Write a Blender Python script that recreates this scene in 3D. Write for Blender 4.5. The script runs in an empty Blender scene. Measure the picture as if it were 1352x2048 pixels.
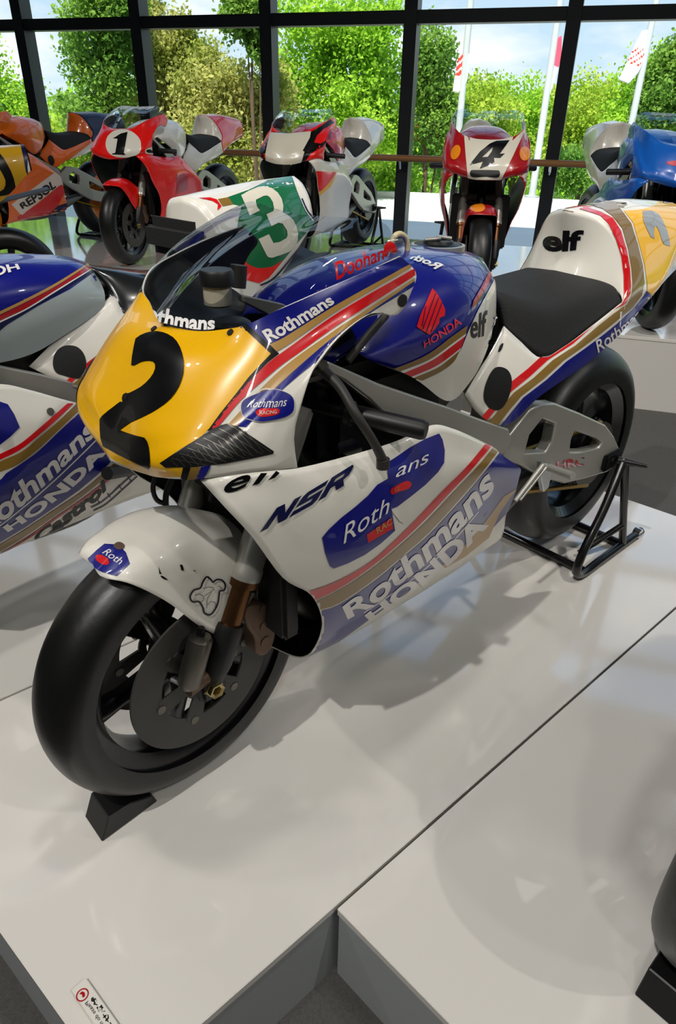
import bpy, bmesh, math, random
import numpy as np
from mathutils import Vector, Matrix, noise
from mathutils.bvhtree import BVHTree
from mathutils.geometry import tessellate_polygon
from math import sin, cos, pi, radians, sqrt, atan2

random.seed(7)
rng = np.random.default_rng(7)
SC = bpy.context.scene
COL = SC.collection

# ------------------------------------------------------------------ camera
FPX = 1356.8                      # focal length in pixels of the 1352x2048 frame
PITCH, ROLL, CAMH = radians(30.02), radians(1.12), 1.2268
CAMP = Vector((0, 0, CAMH))
_f = Vector((0, cos(PITCH), -sin(PITCH))); _u = Vector((0, sin(PITCH), cos(PITCH))); _r = Vector((1, 0, 0))
CR = cos(ROLL) * _r + sin(ROLL) * _u
CU = -sin(ROLL) * _r + cos(ROLL) * _u
CF = _f
camd = bpy.data.cameras.new('camera'); cam = bpy.data.objects.new('camera', camd); COL.objects.link(cam)
camd.sensor_fit = 'VERTICAL'; camd.sensor_height = 36.0; camd.lens = FPX / 2048 * 36.0
camd.clip_start = 0.05; camd.clip_end = 300
m = Matrix((CR, CU, -CF)).transposed().to_4x4(); m.translation = CAMP
cam.matrix_world = m
SC.camera = cam

def pray(u, v):
    return (CR * ((u - 676) / FPX) - CU * ((v - 1024) / FPX) + CF).normalized()
def onz(u, v, z):
    d = pray(u, v); return CAMP + d * ((z - CAMH) / d.z)

# ------------------------------------------------------------------ world, sun, lamps, exposure
SC.view_settings.view_transform = 'Standard'
SC.view_settings.look = 'None'
SC.view_settings.gamma = 1.0
SC.view_settings.use_curve_mapping = False
SC.view_settings.exposure = 0.0
SC.cycles.use_denoising = True
SC.cycles.max_bounces = 8
SC.cycles.diffuse_bounces = 4
SC.cycles.glossy_bounces = 4
SC.cycles.transparent_max_bounces = 24
SC.cycles.transmission_bounces = 6
SC.cycles.caustics_reflective = False
SC.cycles.caustics_refractive = False
SC.cycles.sample_clamp_indirect = 6.0

W = bpy.data.worlds.new('sky'); SC.world = W; W.use_nodes = True
nt = W.node_tree; nt.nodes.clear()
def N(t, **k):
    n = nt.nodes.new(t)
    for a, b in k.items(): setattr(n, a, b)
    return n
out = N('ShaderNodeOutputWorld'); bg = N('ShaderNodeBackground'); nt.links.new(bg.outputs[0], out.inputs[0])
tc = N('ShaderNodeTexCoord'); sep = N('ShaderNodeSeparateXYZ'); nt.links.new(tc.outputs['Generated'], sep.inputs[0])
ramp = N('ShaderNodeValToRGB'); nt.links.new(sep.outputs[2], ramp.inputs[0])
ramp.color_ramp.elements[0].position = 0.0; ramp.color_ramp.elements[0].color = (0.62, 0.78, 0.88, 1)
ramp.color_ramp.elements[1].position = 0.6; ramp.color_ramp.elements[1].color = (0.16, 0.40, 0.78, 1)
mp = N('ShaderNodeMapping'); mp.inputs['Scale'].default_value = (1.6, 1.6, 5.0); mp.inputs['Location'].default_value = (0.35, 0.2, 0.1)
nt.links.new(tc.outputs['Generated'], mp.inputs[0])
nz = N('ShaderNodeTexNoise'); nz.inputs['Scale'].default_value = 2.4; nz.inputs['Detail'].default_value = 7; nz.inputs['Roughness'].default_value = 0.55
nt.links.new(mp.outputs[0], nz.inputs['Vector'])
cr = N('ShaderNodeValToRGB'); cr.color_ramp.elements[0].position = 0.46; cr.color_ramp.elements[1].position = 0.66
nt.links.new(nz.outputs[0], cr.inputs[0])
mx = N('ShaderNodeMix', data_type='RGBA'); nt.links.new(cr.outputs[0], mx.inputs[0]); nt.links.new(ramp.outputs[0], mx.inputs[6])
mx.inputs[7].default_value = (1.0, 1.0, 1.0, 1)
nt.links.new(mx.outputs[2], bg.inputs[0]); bg.inputs[1].default_value = 1.2

def lamp(name, kind, loc, power, color=(1, 1, 1), aim=None, **k):
    d = bpy.data.lights.new(name, kind); d.energy = power; d.color = color
    for a, b in k.items(): setattr(d, a, b)
    o = bpy.data.objects.new(name, d); COL.objects.link(o); o.location = loc
    if aim is not None:
        o.rotation_euler = (Vector(aim) - Vector(loc)).to_track_quat('-Z', 'Y').to_euler()
    return o
# sun high behind the building: lights the trees, the roof keeps it off the hall
lamp('sun', 'SUN', (0, 0, 20), 7.5, (1.0, 0.95, 0.85), aim=(3, 7, 20 - 13), angle=radians(0.8))
# exhibition spots under the high ceiling
lamp('spotlight', 'SPOT', (-2.0, -1.7, 5.95), 700, (1.0, 0.965, 0.92), aim=(0.25, 1.3, 0), spot_size=radians(52), spot_blend=0.9, shadow_soft_size=0.05)
lamp('spotlight', 'SPOT', (4.2, -1.6, 5.95), 300, (1.0, 0.965, 0.92), aim=(0.9, 1.2, 0), spot_size=radians(52), spot_blend=0.9, shadow_soft_size=0.06)
lamp('spotlight', 'SPOT', (-4.6, 1.2, 5.95), 600, (1.0, 0.95, 0.88), aim=(-1.6, 4.0, 0), spot_size=radians(60), spot_blend=0.7, shadow_soft_size=0.1)
lamp('spotlight', 'SPOT', (2.6, 0.6, 5.95), 600, (1.0, 0.95, 0.88), aim=(0.9, 4.6, 0), spot_size=radians(60), spot_blend=0.7, shadow_soft_size=0.1)
for _x, _y in ((-4.2, -3.4), (0.3, -3.8), (4.6, -3.2), (-5.6, 1.6), (6.0, 1.4), (0.4, 1.4)):
    lamp('downlight', 'SPOT', (_x, _y, 5.95), 170, (1.0, 0.98, 0.95), aim=(_x * .5, _y * .2 + 1.0, 0), spot_size=radians(100), spot_blend=0.9, shadow_soft_size=0.2)

# ------------------------------------------------------------------ materials
def lin(c):
    if isinstance(c, str):
        c = [int(c[i:i + 2], 16) / 255 for i in (0, 2, 4)]
        return tuple(x / 12.92 if x <= 0.04045 else ((x + 0.055) / 1.055) ** 2.4 for x in c)
    return tuple(c)
MATS = {}
def mat(name, col, rough=0.5, metal=0.0, coat=0.0, spec=0.5, bump=0.0, bscale=200.0, vary=0.0, vscale=8.0, **k):
    if name in MATS: return MATS[name]
    M = bpy.data.materials.new(name); M.use_nodes = True; t = M.node_tree; b = t.nodes['Principled BSDF']
    c = lin(col)
    b.inputs['Base Color'].default_value = (*c, 1); b.inputs['Roughness'].default_value = rough
    b.inputs['Metallic'].default_value = metal; b.inputs['Coat Weight'].default_value = coat
    b.inputs['Coat Roughness'].default_value = 0.03; b.inputs['Specular IOR Level'].default_value = spec
    for a, v in k.items(): b.inputs[a.replace('_', ' ')].default_value = v
    if bump or vary:
        tcn = t.nodes.new('ShaderNodeTexCoord')
    if bump:
        n = t.nodes.new('ShaderNodeTexNoise'); n.inputs['Scale'].default_value = bscale; n.inputs['Detail'].default_value = 3
        t.links.new(tcn.outputs['Object'], n.inputs['Vector'])
        bp = t.nodes.new('ShaderNodeBump'); bp.inputs['Strength'].default_value = bump; bp.inputs['Distance'].default_value = 0.002
        t.links.new(n.outputs[0], bp.inputs['Height']); t.links.new(bp.outputs[0], b.inputs['Normal'])
    if vary:
        n = t.nodes.new('ShaderNodeTexNoise'); n.inputs['Scale'].default_value = vscale; n.inputs['Detail'].default_value = 5
        t.links.new(tcn.outputs['Object'], n.inputs['Vector'])
        r = t.nodes.new('ShaderNodeMix'); r.data_type = 'RGBA'
        r.inputs[6].default_value = (*[max(0, x * (1 - vary)) for x in c], 1); r.inputs[7].default_value = (*[min(1, x * (1 + vary)) for x in c], 1)
        t.links.new(n.outputs[0], r.inputs[0]); t.links.new(r.outputs[2], b.inputs['Base Color'])
    MATS[name] = M
    return M
def paint(name, col, **k):
    dark = name in ('black', 'navy', 'letter_black')
    return mat('paint_' + name, col, rough=0.3, coat=0.15 if dark else 0.65, spec=0.3 if dark else 0.5, **k)
WHITE = paint('white', 'e6e2d6'); YELLOW = paint('yellow', 'f8bb00'); BLUE = paint('blue', '08117a'); RED = paint('red', 'd40a14')
GOLD = paint('gold', '86682a'); BLACK = paint('black', '08080a'); NAVY = paint('navy', '101440'); SAND = paint('sand', 'b58c48')
GREEN = paint('green', '0c6a3c'); ORANGE = paint('orange', 'f07010'); CREAM = paint('cream', 'dcd6c4'); GREYREFL = paint('grey', '9a9c9c')  # the plain grey holds the reflection seen on the tail digit
BRED = paint('bright_red', 'f0120a'); DRED = paint('dark_red', 'a80c16'); BBLUE = paint('bright_blue', '1060c0'); SILVERP = paint('silver_grey', 'a9b4b4')
AMBER = paint('amber', 'f08c10'); PINK = paint('pink_red', 'd83048')
LETTER = paint('letter_white', 'e8e4e0'); LETTERB = paint('letter_black', '0a0a0e')
RUBBER = mat('tyre_rubber', '0c0c0c', rough=0.38, vary=0.25, vscale=14, bump=0.15, bscale=90)
RIMB = mat('black_magnesium', '0b0c10', rough=0.28, coat=0.3)
CARBON = mat('carbon_disc', '393734', rough=0.55, vary=0.2, vscale=20)
CARBF = mat('black_plastic', '0c0c0d', rough=0.45)
DARK = mat('dark_metal', '151515', rough=0.4, metal=0.6)
ALU = mat('brushed_aluminium', 'aeaca4', rough=0.34, metal=0.55, vary=0.12, vscale=6)
ALUD = mat('dull_aluminium', '77736c', rough=0.45, metal=1.0, vary=0.2, vscale=9)
CHROME = mat('chrome', 'd0d0d0', rough=0.12, metal=1.0)
BRONZE = mat('bronze_stanchion', '765236', rough=0.36, metal=1.0)
SEATM = mat('seat_foam', '121213', rough=0.75, bump=0.6, bscale=260)
FRAMEB = mat('window_frame', '23262b', rough=0.4, spec=0.4)
WOODR = mat('handrail_wood', '9a6a3c', rough=0.4, vary=0.25, vscale=3)
RUB2 = mat('brake_hose', '2c2a26', rough=0.5)
RES = mat('reservoir_plastic', 'b6b09c', rough=0.4)
STANDM = mat('stand_black_paint', '0d0d0e', rough=0.25, coat=0.4)
HEAT = mat('brown_caliper', '6a5444', rough=0.5, metal=0.5)
BRASS = mat('brass_nut', 'b0a070', rough=0.25, metal=1.0)
CHAIN = mat('gold_chain', 'a07c20', rough=0.3, metal=0.9)
HOSE = mat('beige_hose', 'd8c79c', rough=0.4)

def glassmat(name, tint, gloss, rough=0.02, trans_tint=None, fres=1.45):
    M = bpy.data.materials.new(name); M.use_nodes = True; t = M.node_tree; t.nodes.clear()
    o = t.nodes.new('ShaderNodeOutputMaterial'); tr = t.nodes.new('ShaderNodeBsdfTransparent'); tr.inputs[0].default_value = (*tint, 1)
    g = t.nodes.new('ShaderNodeBsdfGlossy'); g.inputs['Roughness'].default_value = rough; g.inputs[0].default_value = (1, 1, 1, 1)
    fr = t.nodes.new('ShaderNodeFresnel'); fr.inputs[0].default_value = fres
    mm = t.nodes.new('ShaderNodeMath'); mm.operation = 'MULTIPLY'; mm.inputs[1].default_value = gloss; mm.use_clamp = True
    x = t.nodes.new('ShaderNodeMixShader'); t.links.new(fr.outputs[0], mm.inputs[0]); t.links.new(mm.outputs[0], x.inputs[0])
    t.links.new(tr.outputs[0], x.inputs[1]); t.links.new(g.outputs[0], x.inputs[2]); t.links.new(x.outputs[0], o.inputs[0])
    return M
PANE = glassmat('window_glass', (0.95, 0.98, 0.98), 0.9)
SCREEN = glassmat('tinted_screen', (0.70, 0.72, 0.74), 0.5, fres=1.5)
SCREENC = glassmat('clear_screen', (0.86, 0.9, 0.9), 0.9, fres=1.5)

# ------------------------------------------------------------------ object helpers
def setp(o, label=None, cat=None, group=None, kind=None):
    if label: o['label'] = label
    if cat: o['category'] = cat
    if group: o['group'] = group
    if kind: o['kind'] = kind
    return o
def thing(name, label, cat, loc=(0, 0, 0), rz=0, s=1.0, group=None):
    o = bpy.data.objects.new(name, None); COL.objects.link(o); o.location = loc; o.rotation_euler = (0, 0, rz); o.scale = (s, s, s)
    o.empty_display_size = 0.1
    return setp(o, label, cat, group)
def link(name, me, parent=None, m=None):
    o = bpy.data.objects.new(name, me); COL.objects.link(o)
    if parent is not None: o.parent = parent
    if m is not None:
        for x in (m if isinstance(m, (list, tuple)) else [m]): me.materials.append(x)
    return o
def from_bm(name, bm, m, parent=None, smooth=False, angle=None):
    me = bpy.data.meshes.new(name); bm.to_mesh(me); bm.free()
    if smooth:
        me.shade_smooth()
        if angle: me.set_sharp_from_angle(angle=radians(angle))
    return link(name, me, parent, m)
def cat_rom(P, n, closed=False):
    """resample a polyline of vectors smoothly to n points by arc length"""
    P = [np.array(p, float) for p in P]
    if len(P) == 2:
        return [P[0] + (P[1] - P[0]) * i / (n - 1) for i in range(n)]
    if closed: Q = [P[-1]] + P + [P[0], P[1]]
    else: Q = [2 * P[0] - P[1]] + P + [2 * P[-1] - P[-2]]
    fine = []
    for i in range(1, len(Q) - 2):
        a, b, c, d = Q[i - 1], Q[i], Q[i + 1], Q[i + 2]
        # centripetal
        t1 = max(np.linalg.norm(b - a) ** .5, 1e-6); t2 = max(np.linalg.norm(c - b) ** .5, 1e-6); t3 = max(np.linalg.norm(d - c) ** .5, 1e-6)
        m1 = (b - a) / t1 - (c - a) / (t1 + t2) + (c - b) / t2
        m2 = (c - b) / t2 - (d - b) / (t2 + t3) + (d - c) / t3
        m1, m2 = m1 * t2, m2 * t2
        for k in range(12):
            t = k / 12
            fine.append((2 * t**3 - 3 * t**2 + 1) * b + (t**3 - 2 * t**2 + t) * m1 + (-2 * t**3 + 3 * t**2) * c + (t**3 - t**2) * m2)
    fine.append(Q[-2])
    fine = np.array(fine)
    L = np.concatenate([[0], np.cumsum(np.linalg.norm(np.diff(fine, axis=0), axis=1))])
    s = np.linspace(0, L[-1], n)
    return [np.array([np.interp(x, L, fine[:, k]) for k in range(fine.shape[1])]) for x in s]
def grid_from_rows(rows, nu, nv):
    R = [cat_rom(r, nu) for r in rows]
    # along v: keep row spacing parameter common so lines stay aligned
    cols = []
    Rn = np.array(R)                                  # rows x nu x 3
    k = len(rows)
    if k == 1: return Rn
    out_ = np.zeros((nv, nu, 3))
    mean = Rn.mean(axis=1); d = np.linalg.norm(np.diff(Rn, axis=0), axis=2).mean(axis=1)
    T = np.concatenate([[0], np.cumsum(np.maximum(d, 1e-4))])
    for j, t in enumerate(np.linspace(0, T[-1], nv)):
        i = min(int(np.searchsorted(T, t, side='right') - 1), k - 2); i = max(i, 0)
        u = (t - T[i]) / (T[i + 1] - T[i])
        p1, p2 = Rn[i], Rn[i + 1]
        h = T[i + 1] - T[i]
        m1 = (p2 - p1) / h if i == 0 else ((p1 - Rn[i - 1]) / (T[i] - T[i - 1]) + (p2 - p1) / h) / 2
        m2 = (p2 - p1) / h if i + 2 >= k else ((p2 - p1) / h + (Rn[i + 2] - p2) / (T[i + 2] - T[i + 1])) / 2
        out_[j] = (2 * u**3 - 3 * u**2 + 1) * p1 + (u**3 - 2 * u**2 + u) * h * m1 + (-2 * u**3 + 3 * u**2) * p2 + (u**3 - u**2) * h * m2
    return out_
def surf(name, rows, m, parent, nu=24, nv=24, mirror=True, thick=0.003, warp=None, smooth=True, flipy=None, reg=None, inner=None):
    """loft rows of local points; mirrored about y=0; returns object"""
    G = grid_from_rows(rows, nu, nv)
    if warp: G = np.array([[warp(*p) for p in r] for r in G])
    bm = bmesh.new()
    def build(sign):
        V = [[bm.verts.new((p[0], p[1] * sign, p[2])) for p in r] for r in G]
        for j in range(len(V) - 1):
            for i in range(len(V[0]) - 1):
                q = (V[j][i], V[j][i + 1], V[j + 1][i + 1], V[j + 1][i])
                try: bm.faces.new(q if sign > 0 else q[::-1])
                except ValueError: pass
    build(1)
    if mirror: build(-1)
    bmesh.ops.remove_doubles(bm, verts=bm.verts, dist=0.0012)
    bmesh.ops.dissolve_degenerate(bm, dist=1e-5, edges=bm.edges)
    # orient outward: faces with the largest y should point to +y
    bmesh.ops.recalc_face_normals(bm, faces=bm.faces)
    if flipy is None:
        bm.faces.ensure_lookup_table()
        s = 0
        cen = sum((f.calc_center_median() for f in bm.faces), Vector()) / len(bm.faces)
        for f in bm.faces:
            c = f.calc_center_median(); s += f.normal.dot(Vector((c.x - cen.x, c.y * 1.5, c.z - cen.z)).normalized()) * f.calc_area()
        if s < 0: bmesh.ops.reverse_faces(bm, faces=bm.faces)
    elif flipy:
        bmesh.ops.reverse_faces(bm, faces=bm.faces)
    o = from_bm(name, bm, m, parent, smooth)
    if thick:
        md = o.modifiers.new('shell', 'SOLIDIFY'); md.thickness = thick; md.offset = -1
        if inner is not None: o.data.materials.append(inner); md.material_offset = 1
    if reg is not None: reg.append(o)
    return o
def tube(name, pts, r, m, parent=None, n=10, seg=None, closed=False, bm=None, cap=True):
    """swept round tube; r number or list"""
    P = pts if seg is None else cat_rom(pts, seg)
    P = [Vector(p) for p in P]
    k = len(P); R = r if isinstance(r, (list, tuple)) else [r] * k
    if isinstance(r, (list, tuple)) and len(r) != k:
        R = list(np.interp(np.linspace(0, 1, k), np.linspace(0, 1, len(r)), r))
    own = bm is None
    if own: bm = bmesh.new()
    T = []
    for i in range(k):
        a = P[i - 1] if i or closed else P[0]; b = P[(i + 1) % k] if i < k - 1 or closed else P[-1]
        T.append((b - a).normalized())
    up = Vector((0, 0, 1)) if abs(T[0].z) < 0.9 else Vector((1, 0, 0))
    nrm = (up - T[0] * up.dot(T[0])).normalized()
    rings = []
    for i in range(k):
        nrm = (nrm - T[i] * nrm.dot(T[i])).normalized(); bn = T[i].cross(nrm)
        rings.append([bm.verts.new(P[i] + (nrm * cos(2 * pi * j / n) + bn * sin(2 * pi * j / n)) * R[i]) for j in range(n)])
    for i in range(k if closed else k - 1):
        A, B = rings[i], rings[(i + 1) % k]
        for j in range(n): bm.faces.new((A[j], A[(j + 1) % n], B[(j + 1) % n], B[j]))
    if cap and not closed:
        bm.faces.new(rings[0][::-1]); bm.faces.new(rings[-1])
    if own: return from_bm(name, bm, m, parent, True, 40)
def lathe(name, prof, m, parent, axis='Y', n=64, origin=(0, 0, 0), bm=None, closed=True, mtx=None, angle=35, arc=None):
    """prof: list of (r, h) around axis; closed joins last to first"""
    own = bm is None
    if own: bm = bmesh.new()
    O = Vector(origin); rings = []
    for i in range(n):
        t = 2 * pi * i / n; c, s = cos(t), sin(t); ring = []
        for r, h in prof:
            p = Vector((r * c, h, r * s)) if axis == 'Y' else Vector((r * c, r * s, h)) if axis == 'Z' else Vector((h, r * c, r * s))
            if mtx is not None: p = mtx @ p
            ring.append(bm.verts.new(O + p))
        rings.append(ring)
    k = len(prof)
    for i in range(n):
        A, B = rings[i], rings[(i + 1) % n]
        for j in range(k if closed else k - 1):
            bm.faces.new((A[j], A[(j + 1) % k], B[(j + 1) % k], B[j]))
    bmesh.ops.remove_doubles(bm, verts=bm.verts, dist=1e-6)
    if own:
        bmesh.ops.recalc_face_normals(bm, faces=bm.faces)
        return from_bm(name, bm, m, parent, True, angle)
def prism(name, loops, y0, y1, m, parent, bevel=0.003, frame=None, mirror=False, bm=None):
    """extrude x-z polygon (first loop outer, others holes) from y0 to y1; frame maps (x,y,z)->vec"""
    own = bm is None
    if own: bm = bmesh.new()
    fr = frame or (lambda x, y, z: Vector((x, y, z)))
    lv = [[Vector((p[0], p[1], 0)) for p in l] for l in loops]
    flat = [p for l in loops for p in l]
    tris = tessellate_polygon(lv)
    for sgn in ((1, -1) if mirror else (1,)):
        a = [bm.verts.new(fr(p[0], y0 * sgn, p[1])) for p in flat]; b = [bm.verts.new(fr(p[0], y1 * sgn, p[1])) for p in flat]
        fs = []
        for t in tris:
            try:
                fs.append(bm.faces.new([a[i] for i in t])); fs.append(bm.faces.new([b[i] for i in t][::-1]))
            except ValueError: pass
        i0 = 0
        for l in loops:
            k = len(l)
            for i in range(k):
                try: fs.append(bm.faces.new((a[i0 + i], a[i0 + (i + 1) % k], b[i0 + (i + 1) % k], b[i0 + i])))
                except ValueError: pass
            i0 += k
    bmesh.ops.recalc_face_normals(bm, faces=bm.faces)
    if own:
        bmesh.ops.dissolve_limit(bm, angle_limit=radians(1), verts=bm.verts, edges=bm.edges)
        o = from_bm(name, bm, m, parent)
        if bevel:
            md = o.modifiers.new('edge', 'BEVEL'); md.width = bevel; md.segments = 2; md.limit_method = 'ANGLE'; md.angle_limit = radians(40)
            o.data.shade_smooth(); o.data.set_sharp_from_angle(angle=radians(35))
        return o
def boxm(bm, lo, hi, mtx=None):
    vs = []
    for x in (lo[0], hi[0]):
        for y in (lo[1], hi[1]):
            for z in (lo[2], hi[2]):
                p = Vector((x, y, z)); vs.append(bm.verts.new(mtx @ p if mtx is not None else p))
    for f in ((0, 1, 3, 2), (4, 6, 7, 5), (0, 4, 5, 1), (2, 3, 7, 6), (0, 2, 6, 4), (1, 5, 7, 3)):
        bm.faces.new([vs[i] for i in f])
def box(name, lo, hi, m, parent=None, bevel=0.0, mtx=None):
    bm = bmesh.new(); boxm(bm, lo, hi, mtx); bmesh.ops.recalc_face_normals(bm, faces=bm.faces)
    if bevel: bmesh.ops.bevel(bm, geom=bm.edges[:], offset=bevel, segments=2, affect='EDGES')
    return from_bm(name, bm, m, parent, bool(bevel), 40)

# ------------------------------------------------------------------ local frames and decals
class Frame:
    """local frame of a machine: x forward, y to its left, z up, origin under the front axle"""
    def __init__(s, pos, head, z=0.0, sc=1.0):
        s.pos, s.head, s.z, s.sc = pos, head, z, sc
        s.M = Matrix.Translation((pos[0], pos[1], z)) @ Matrix.Rotation(head, 4, 'Z') @ Matrix.Scale(sc, 4)
        s.I = s.M.inverted(); s.c = s.I @ CAMP; s.objs = []; s._b = None
    def ray(s, u, v): return (s.I.to_3x3() @ pray(u, v)).normalized()
    def L(s, u, v, y): d = s.ray(u, v); return s.c + d * ((y - s.c.y) / d.y)
    def Lx(s, u, v, x): d = s.ray(u, v); return s.c + d * ((x - s.c.x) / d.x)
    def P(s, pts): return [s.L(*p) for p in pts]
    def xz(s, pts, y): return [(lambda q: (q.x, q.z))(s.L(u, v, y)) for u, v in pts]
    def bvh(s, objs=None):
        V, T, NR = [], [], []
        for o in (objs or s.objs):
            me = o.data; k = len(V)
            V += [v.co.copy() for v in me.vertices]; NR += [v.normal.copy() for v in me.vertices]
            me.calc_loop_triangles()
            T += [tuple(k + i for i in t.vertices) for t in me.loop_triangles]
        b = BVHTree.FromPolygons(V, T); b_ = (b, V, T, NR)
        return b_
    def cast(s, b, u, v):
        d = s.ray(u, v); loc, n, i, dist = b[0].ray_cast(s.c, d)
        if loc is None: return None
        t = b[2][i]; A, B, C = (b[1][j] for j in t)
        v0, v1, v2 = B - A, C - A, loc - A
        d00, d01, d11, d20, d21 = v0.dot(v0), v0.dot(v1), v1.dot(v1), v2.dot(v0), v2.dot(v1)
        q = d00 * d11 - d01 * d01
        if abs(q) < 1e-18: nn = n
        else:
            w1 = (d11 * d20 - d01 * d21) / q; w2 = (d00 * d21 - d01 * d20) / q
            nn = (b[3][t[0]] * (1 - w1 - w2) + b[3][t[1]] * w1 + b[3][t[2]] * w2)
            nn = nn.normalized() if nn.length > 1e-6 else n
        if nn.dot(d) > 0: nn = -nn
        return loc, nn
def smooth_loop(pts, n=None, closed=True):
    n = n or len(pts) * 5
    r = cat_rom(pts, n + 1, closed=True)[:-1]
    return [tuple(p) for p in r]
def ribbon(up, lo, n=28, smooth=True):
    a = cat_rom(up, n) if smooth else up; b = cat_rom(lo, n) if smooth else lo
    return [tuple(p) for p in a] + [tuple(p) for p in b[::-1]]
def K(ox, oy, s, pts): return [(ox + x * s, oy + y * s) for x, y in pts]
def flat_from_loops(shapes):
    """shapes: list of [outer, hole, ...] loops in 2D -> (verts, faces)"""
    V, Fc = [], []
    for loops in shapes:
        k = len(V); flat = [p for l in loops for p in l]
        tr = tessellate_polygon([[Vector((p[0], p[1], 0)) for p in l] for l in loops])
        V += flat; Fc += [tuple(k + i for i in t) for t in tr]
    return V, Fc
def decal(fr, b, flat, m, name, parent, lift=0.0008, grid=8.0, mirror=False):
    V, Fc = flat
    bm = bmesh.new(); vs = [bm.verts.new((p[0], p[1], 0)) for p in V]
    for t in Fc:
        try: bm.faces.new([vs[i] for i in t])
        except ValueError: pass
    if not bm.faces: bm.free(); return None
    bmesh.ops.remove_doubles(bm, verts=bm.verts, dist=0.02)
    xs = [v.co.x for v in bm.verts]; ys = [v.co.y for v in bm.verts]
    for lo, hi, ax in ((min(xs), max(xs), 0), (min(ys), max(ys), 1)):
        g = lo + grid * 0.51
        while g < hi:
            co = Vector((g, 0, 0)) if ax == 0 else Vector((0, g, 0)); no = Vector((1, 0, 0)) if ax == 0 else Vector((0, 1, 0))
            bmesh.ops.bisect_plane(bm, geom=bm.verts[:] + bm.edges[:] + bm.faces[:], dist=0.001, plane_co=co, plane_no=no)
            g += grid
    bmesh.ops.triangulate(bm, faces=bm.faces)
    hits = {}
    for v in bm.verts: hits[v] = fr.cast(b, v.co.x, v.co.y)
    miss = [v for v in bm.verts if hits[v] is None]
    fix = {}
    for v in miss:
        best = None
        for e in v.link_edges:
            o = e.other_vert(v)
            if hits[o] is not None:
                lo_, hi_ = 0.0, 1.0; h = hits[o]
                for _ in range(6):
                    mid = (lo_ + hi_) / 2; q = o.co.lerp(v.co, mid); r = fr.cast(b, q.x, q.y)
                    if r is None: hi_ = mid
                    else: lo_ = mid; h = r
                if best is None or lo_ > best[0]: best = (lo_, h)
        if best: fix[v] = best[1]
    for v, h in fix.items(): hits[v] = h
    dead = [v for v in bm.verts if hits[v] is None]
    if dead: bmesh.ops.delete(bm, geom=dead, context='VERTS')
    vlist = list(bm.verts)
    norms = []
    for v in vlist:
        loc, n = hits[v]; v.co = loc + n * lift; norms.append(n)
    # drop faces that bridge two different surfaces
    bad = [f for f in bm.faces if max((a.co - c.co).length for a in f.verts for c in f.verts) > 0.09 / fr.sc]
    if bad: bmesh.ops.delete(bm, geom=bad, context='FACES_ONLY')
    loose = [v for v in bm.verts if not v.link_faces]
    keep = [v.is_valid and bool(v.link_faces) for v in vlist]
    norms = [n for n, k_ in zip(norms, keep) if k_]
    if loose: bmesh.ops.delete(bm, geom=loose, context='VERTS')
    if not bm.faces: bm.free(); return None
    bm.normal_update()
    bm.verts.index_update()
    flip = [f for f in bm.faces if f.normal.dot(norms[f.verts[0].index]) < 0]
    if flip: bmesh.ops.reverse_faces(bm, faces=flip)
    me = bpy.data.meshes.new(name); bm.to_mesh(me); bm.free()
    if mirror:
        m2 = bpy.data.meshes.new(name); m2.from_pydata([Vector((v.co.x, -v.co.y, v.co.z)) for v in me.vertices], [], [tuple(p.vertices)[::-1] for p in me.polygons])
        m2.shade_smooth(); m2.normals_split_custom_set_from_vertices([(n.x, -n.y, n.z) for n in norms]); link(name, m2, parent, m)
    me.shade_smooth()
    me.normals_split_custom_set_from_vertices([tuple(n) for n in norms])
    return link(name, me, parent, m)
_tcache = {}
def text2d(s, bold=0.0, shear=0.0, space=1.0):
    k = (s, bold, shear, space)
    if k in _tcache: return _tcache[k]
    c = bpy.data.curves.new('t', 'FONT'); c.body = s; c.offset = bold; c.shear = shear; c.space_character = space; c.resolution_u = 4
    o = bpy.data.objects.new('t', c); COL.objects.link(o)
    me = bpy.data.meshes.new_from_object(o)
    V = [(v.co.x, v.co.y) for v in me.vertices]; F_ = [tuple(p.vertices) for p in me.polygons]
    x0, x1 = min(v[0] for v in V), max(v[0] for v in V); y0, y1 = min(v[1] for v in V), max(v[1] for v in V)
    V = [((x - x0) / (x1 - x0), (y - y0) / (y1 - y0)) for x, y in V]
    bpy.data.objects.remove(o); bpy.data.curves.remove(c); bpy.data.meshes.remove(me)
    _tcache[k] = (V, F_); return _tcache[k]
def text_px(s, bottom, top, bold=0.02, shear=0.0, space=1.0):
    """map text on a strip between two pixel polylines (left to right)"""
    V, F_ = text2d(s, bold, shear, space)
    B = cat_rom(bottom, 33); T = cat_rom(top, 33)
    def at(P, t):
        t = min(max(t, 0), 1) * 32; i = min(int(t), 31); return P[i] + (P[i + 1] - P[i]) * (t - i)
    out_ = []
    for x, y in V:
        p = at(B, x) * (1 - y) + at(T, x) * y; out_.append((p[0], p[1]))
    return out_, F_

# ------------------------------------------------------------------ hall and plinths
E1 = Vector((0.955, -0.297, 0)).normalized(); EN = Vector((0.297, 0.955, 0)).normalized(); W0 = Vector((0.6, 7.8, 0))
FLZ = -0.22; CEIL = 6.2
def wp(s, d, z=0.0): return W0 + E1 * s + EN * d + Vector((0, 0, z))
WM = Matrix((E1, EN, Vector((0, 0, 1)))).transposed().to_4x4(); WM.translation = W0     # wall frame: x along, y outward

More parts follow.
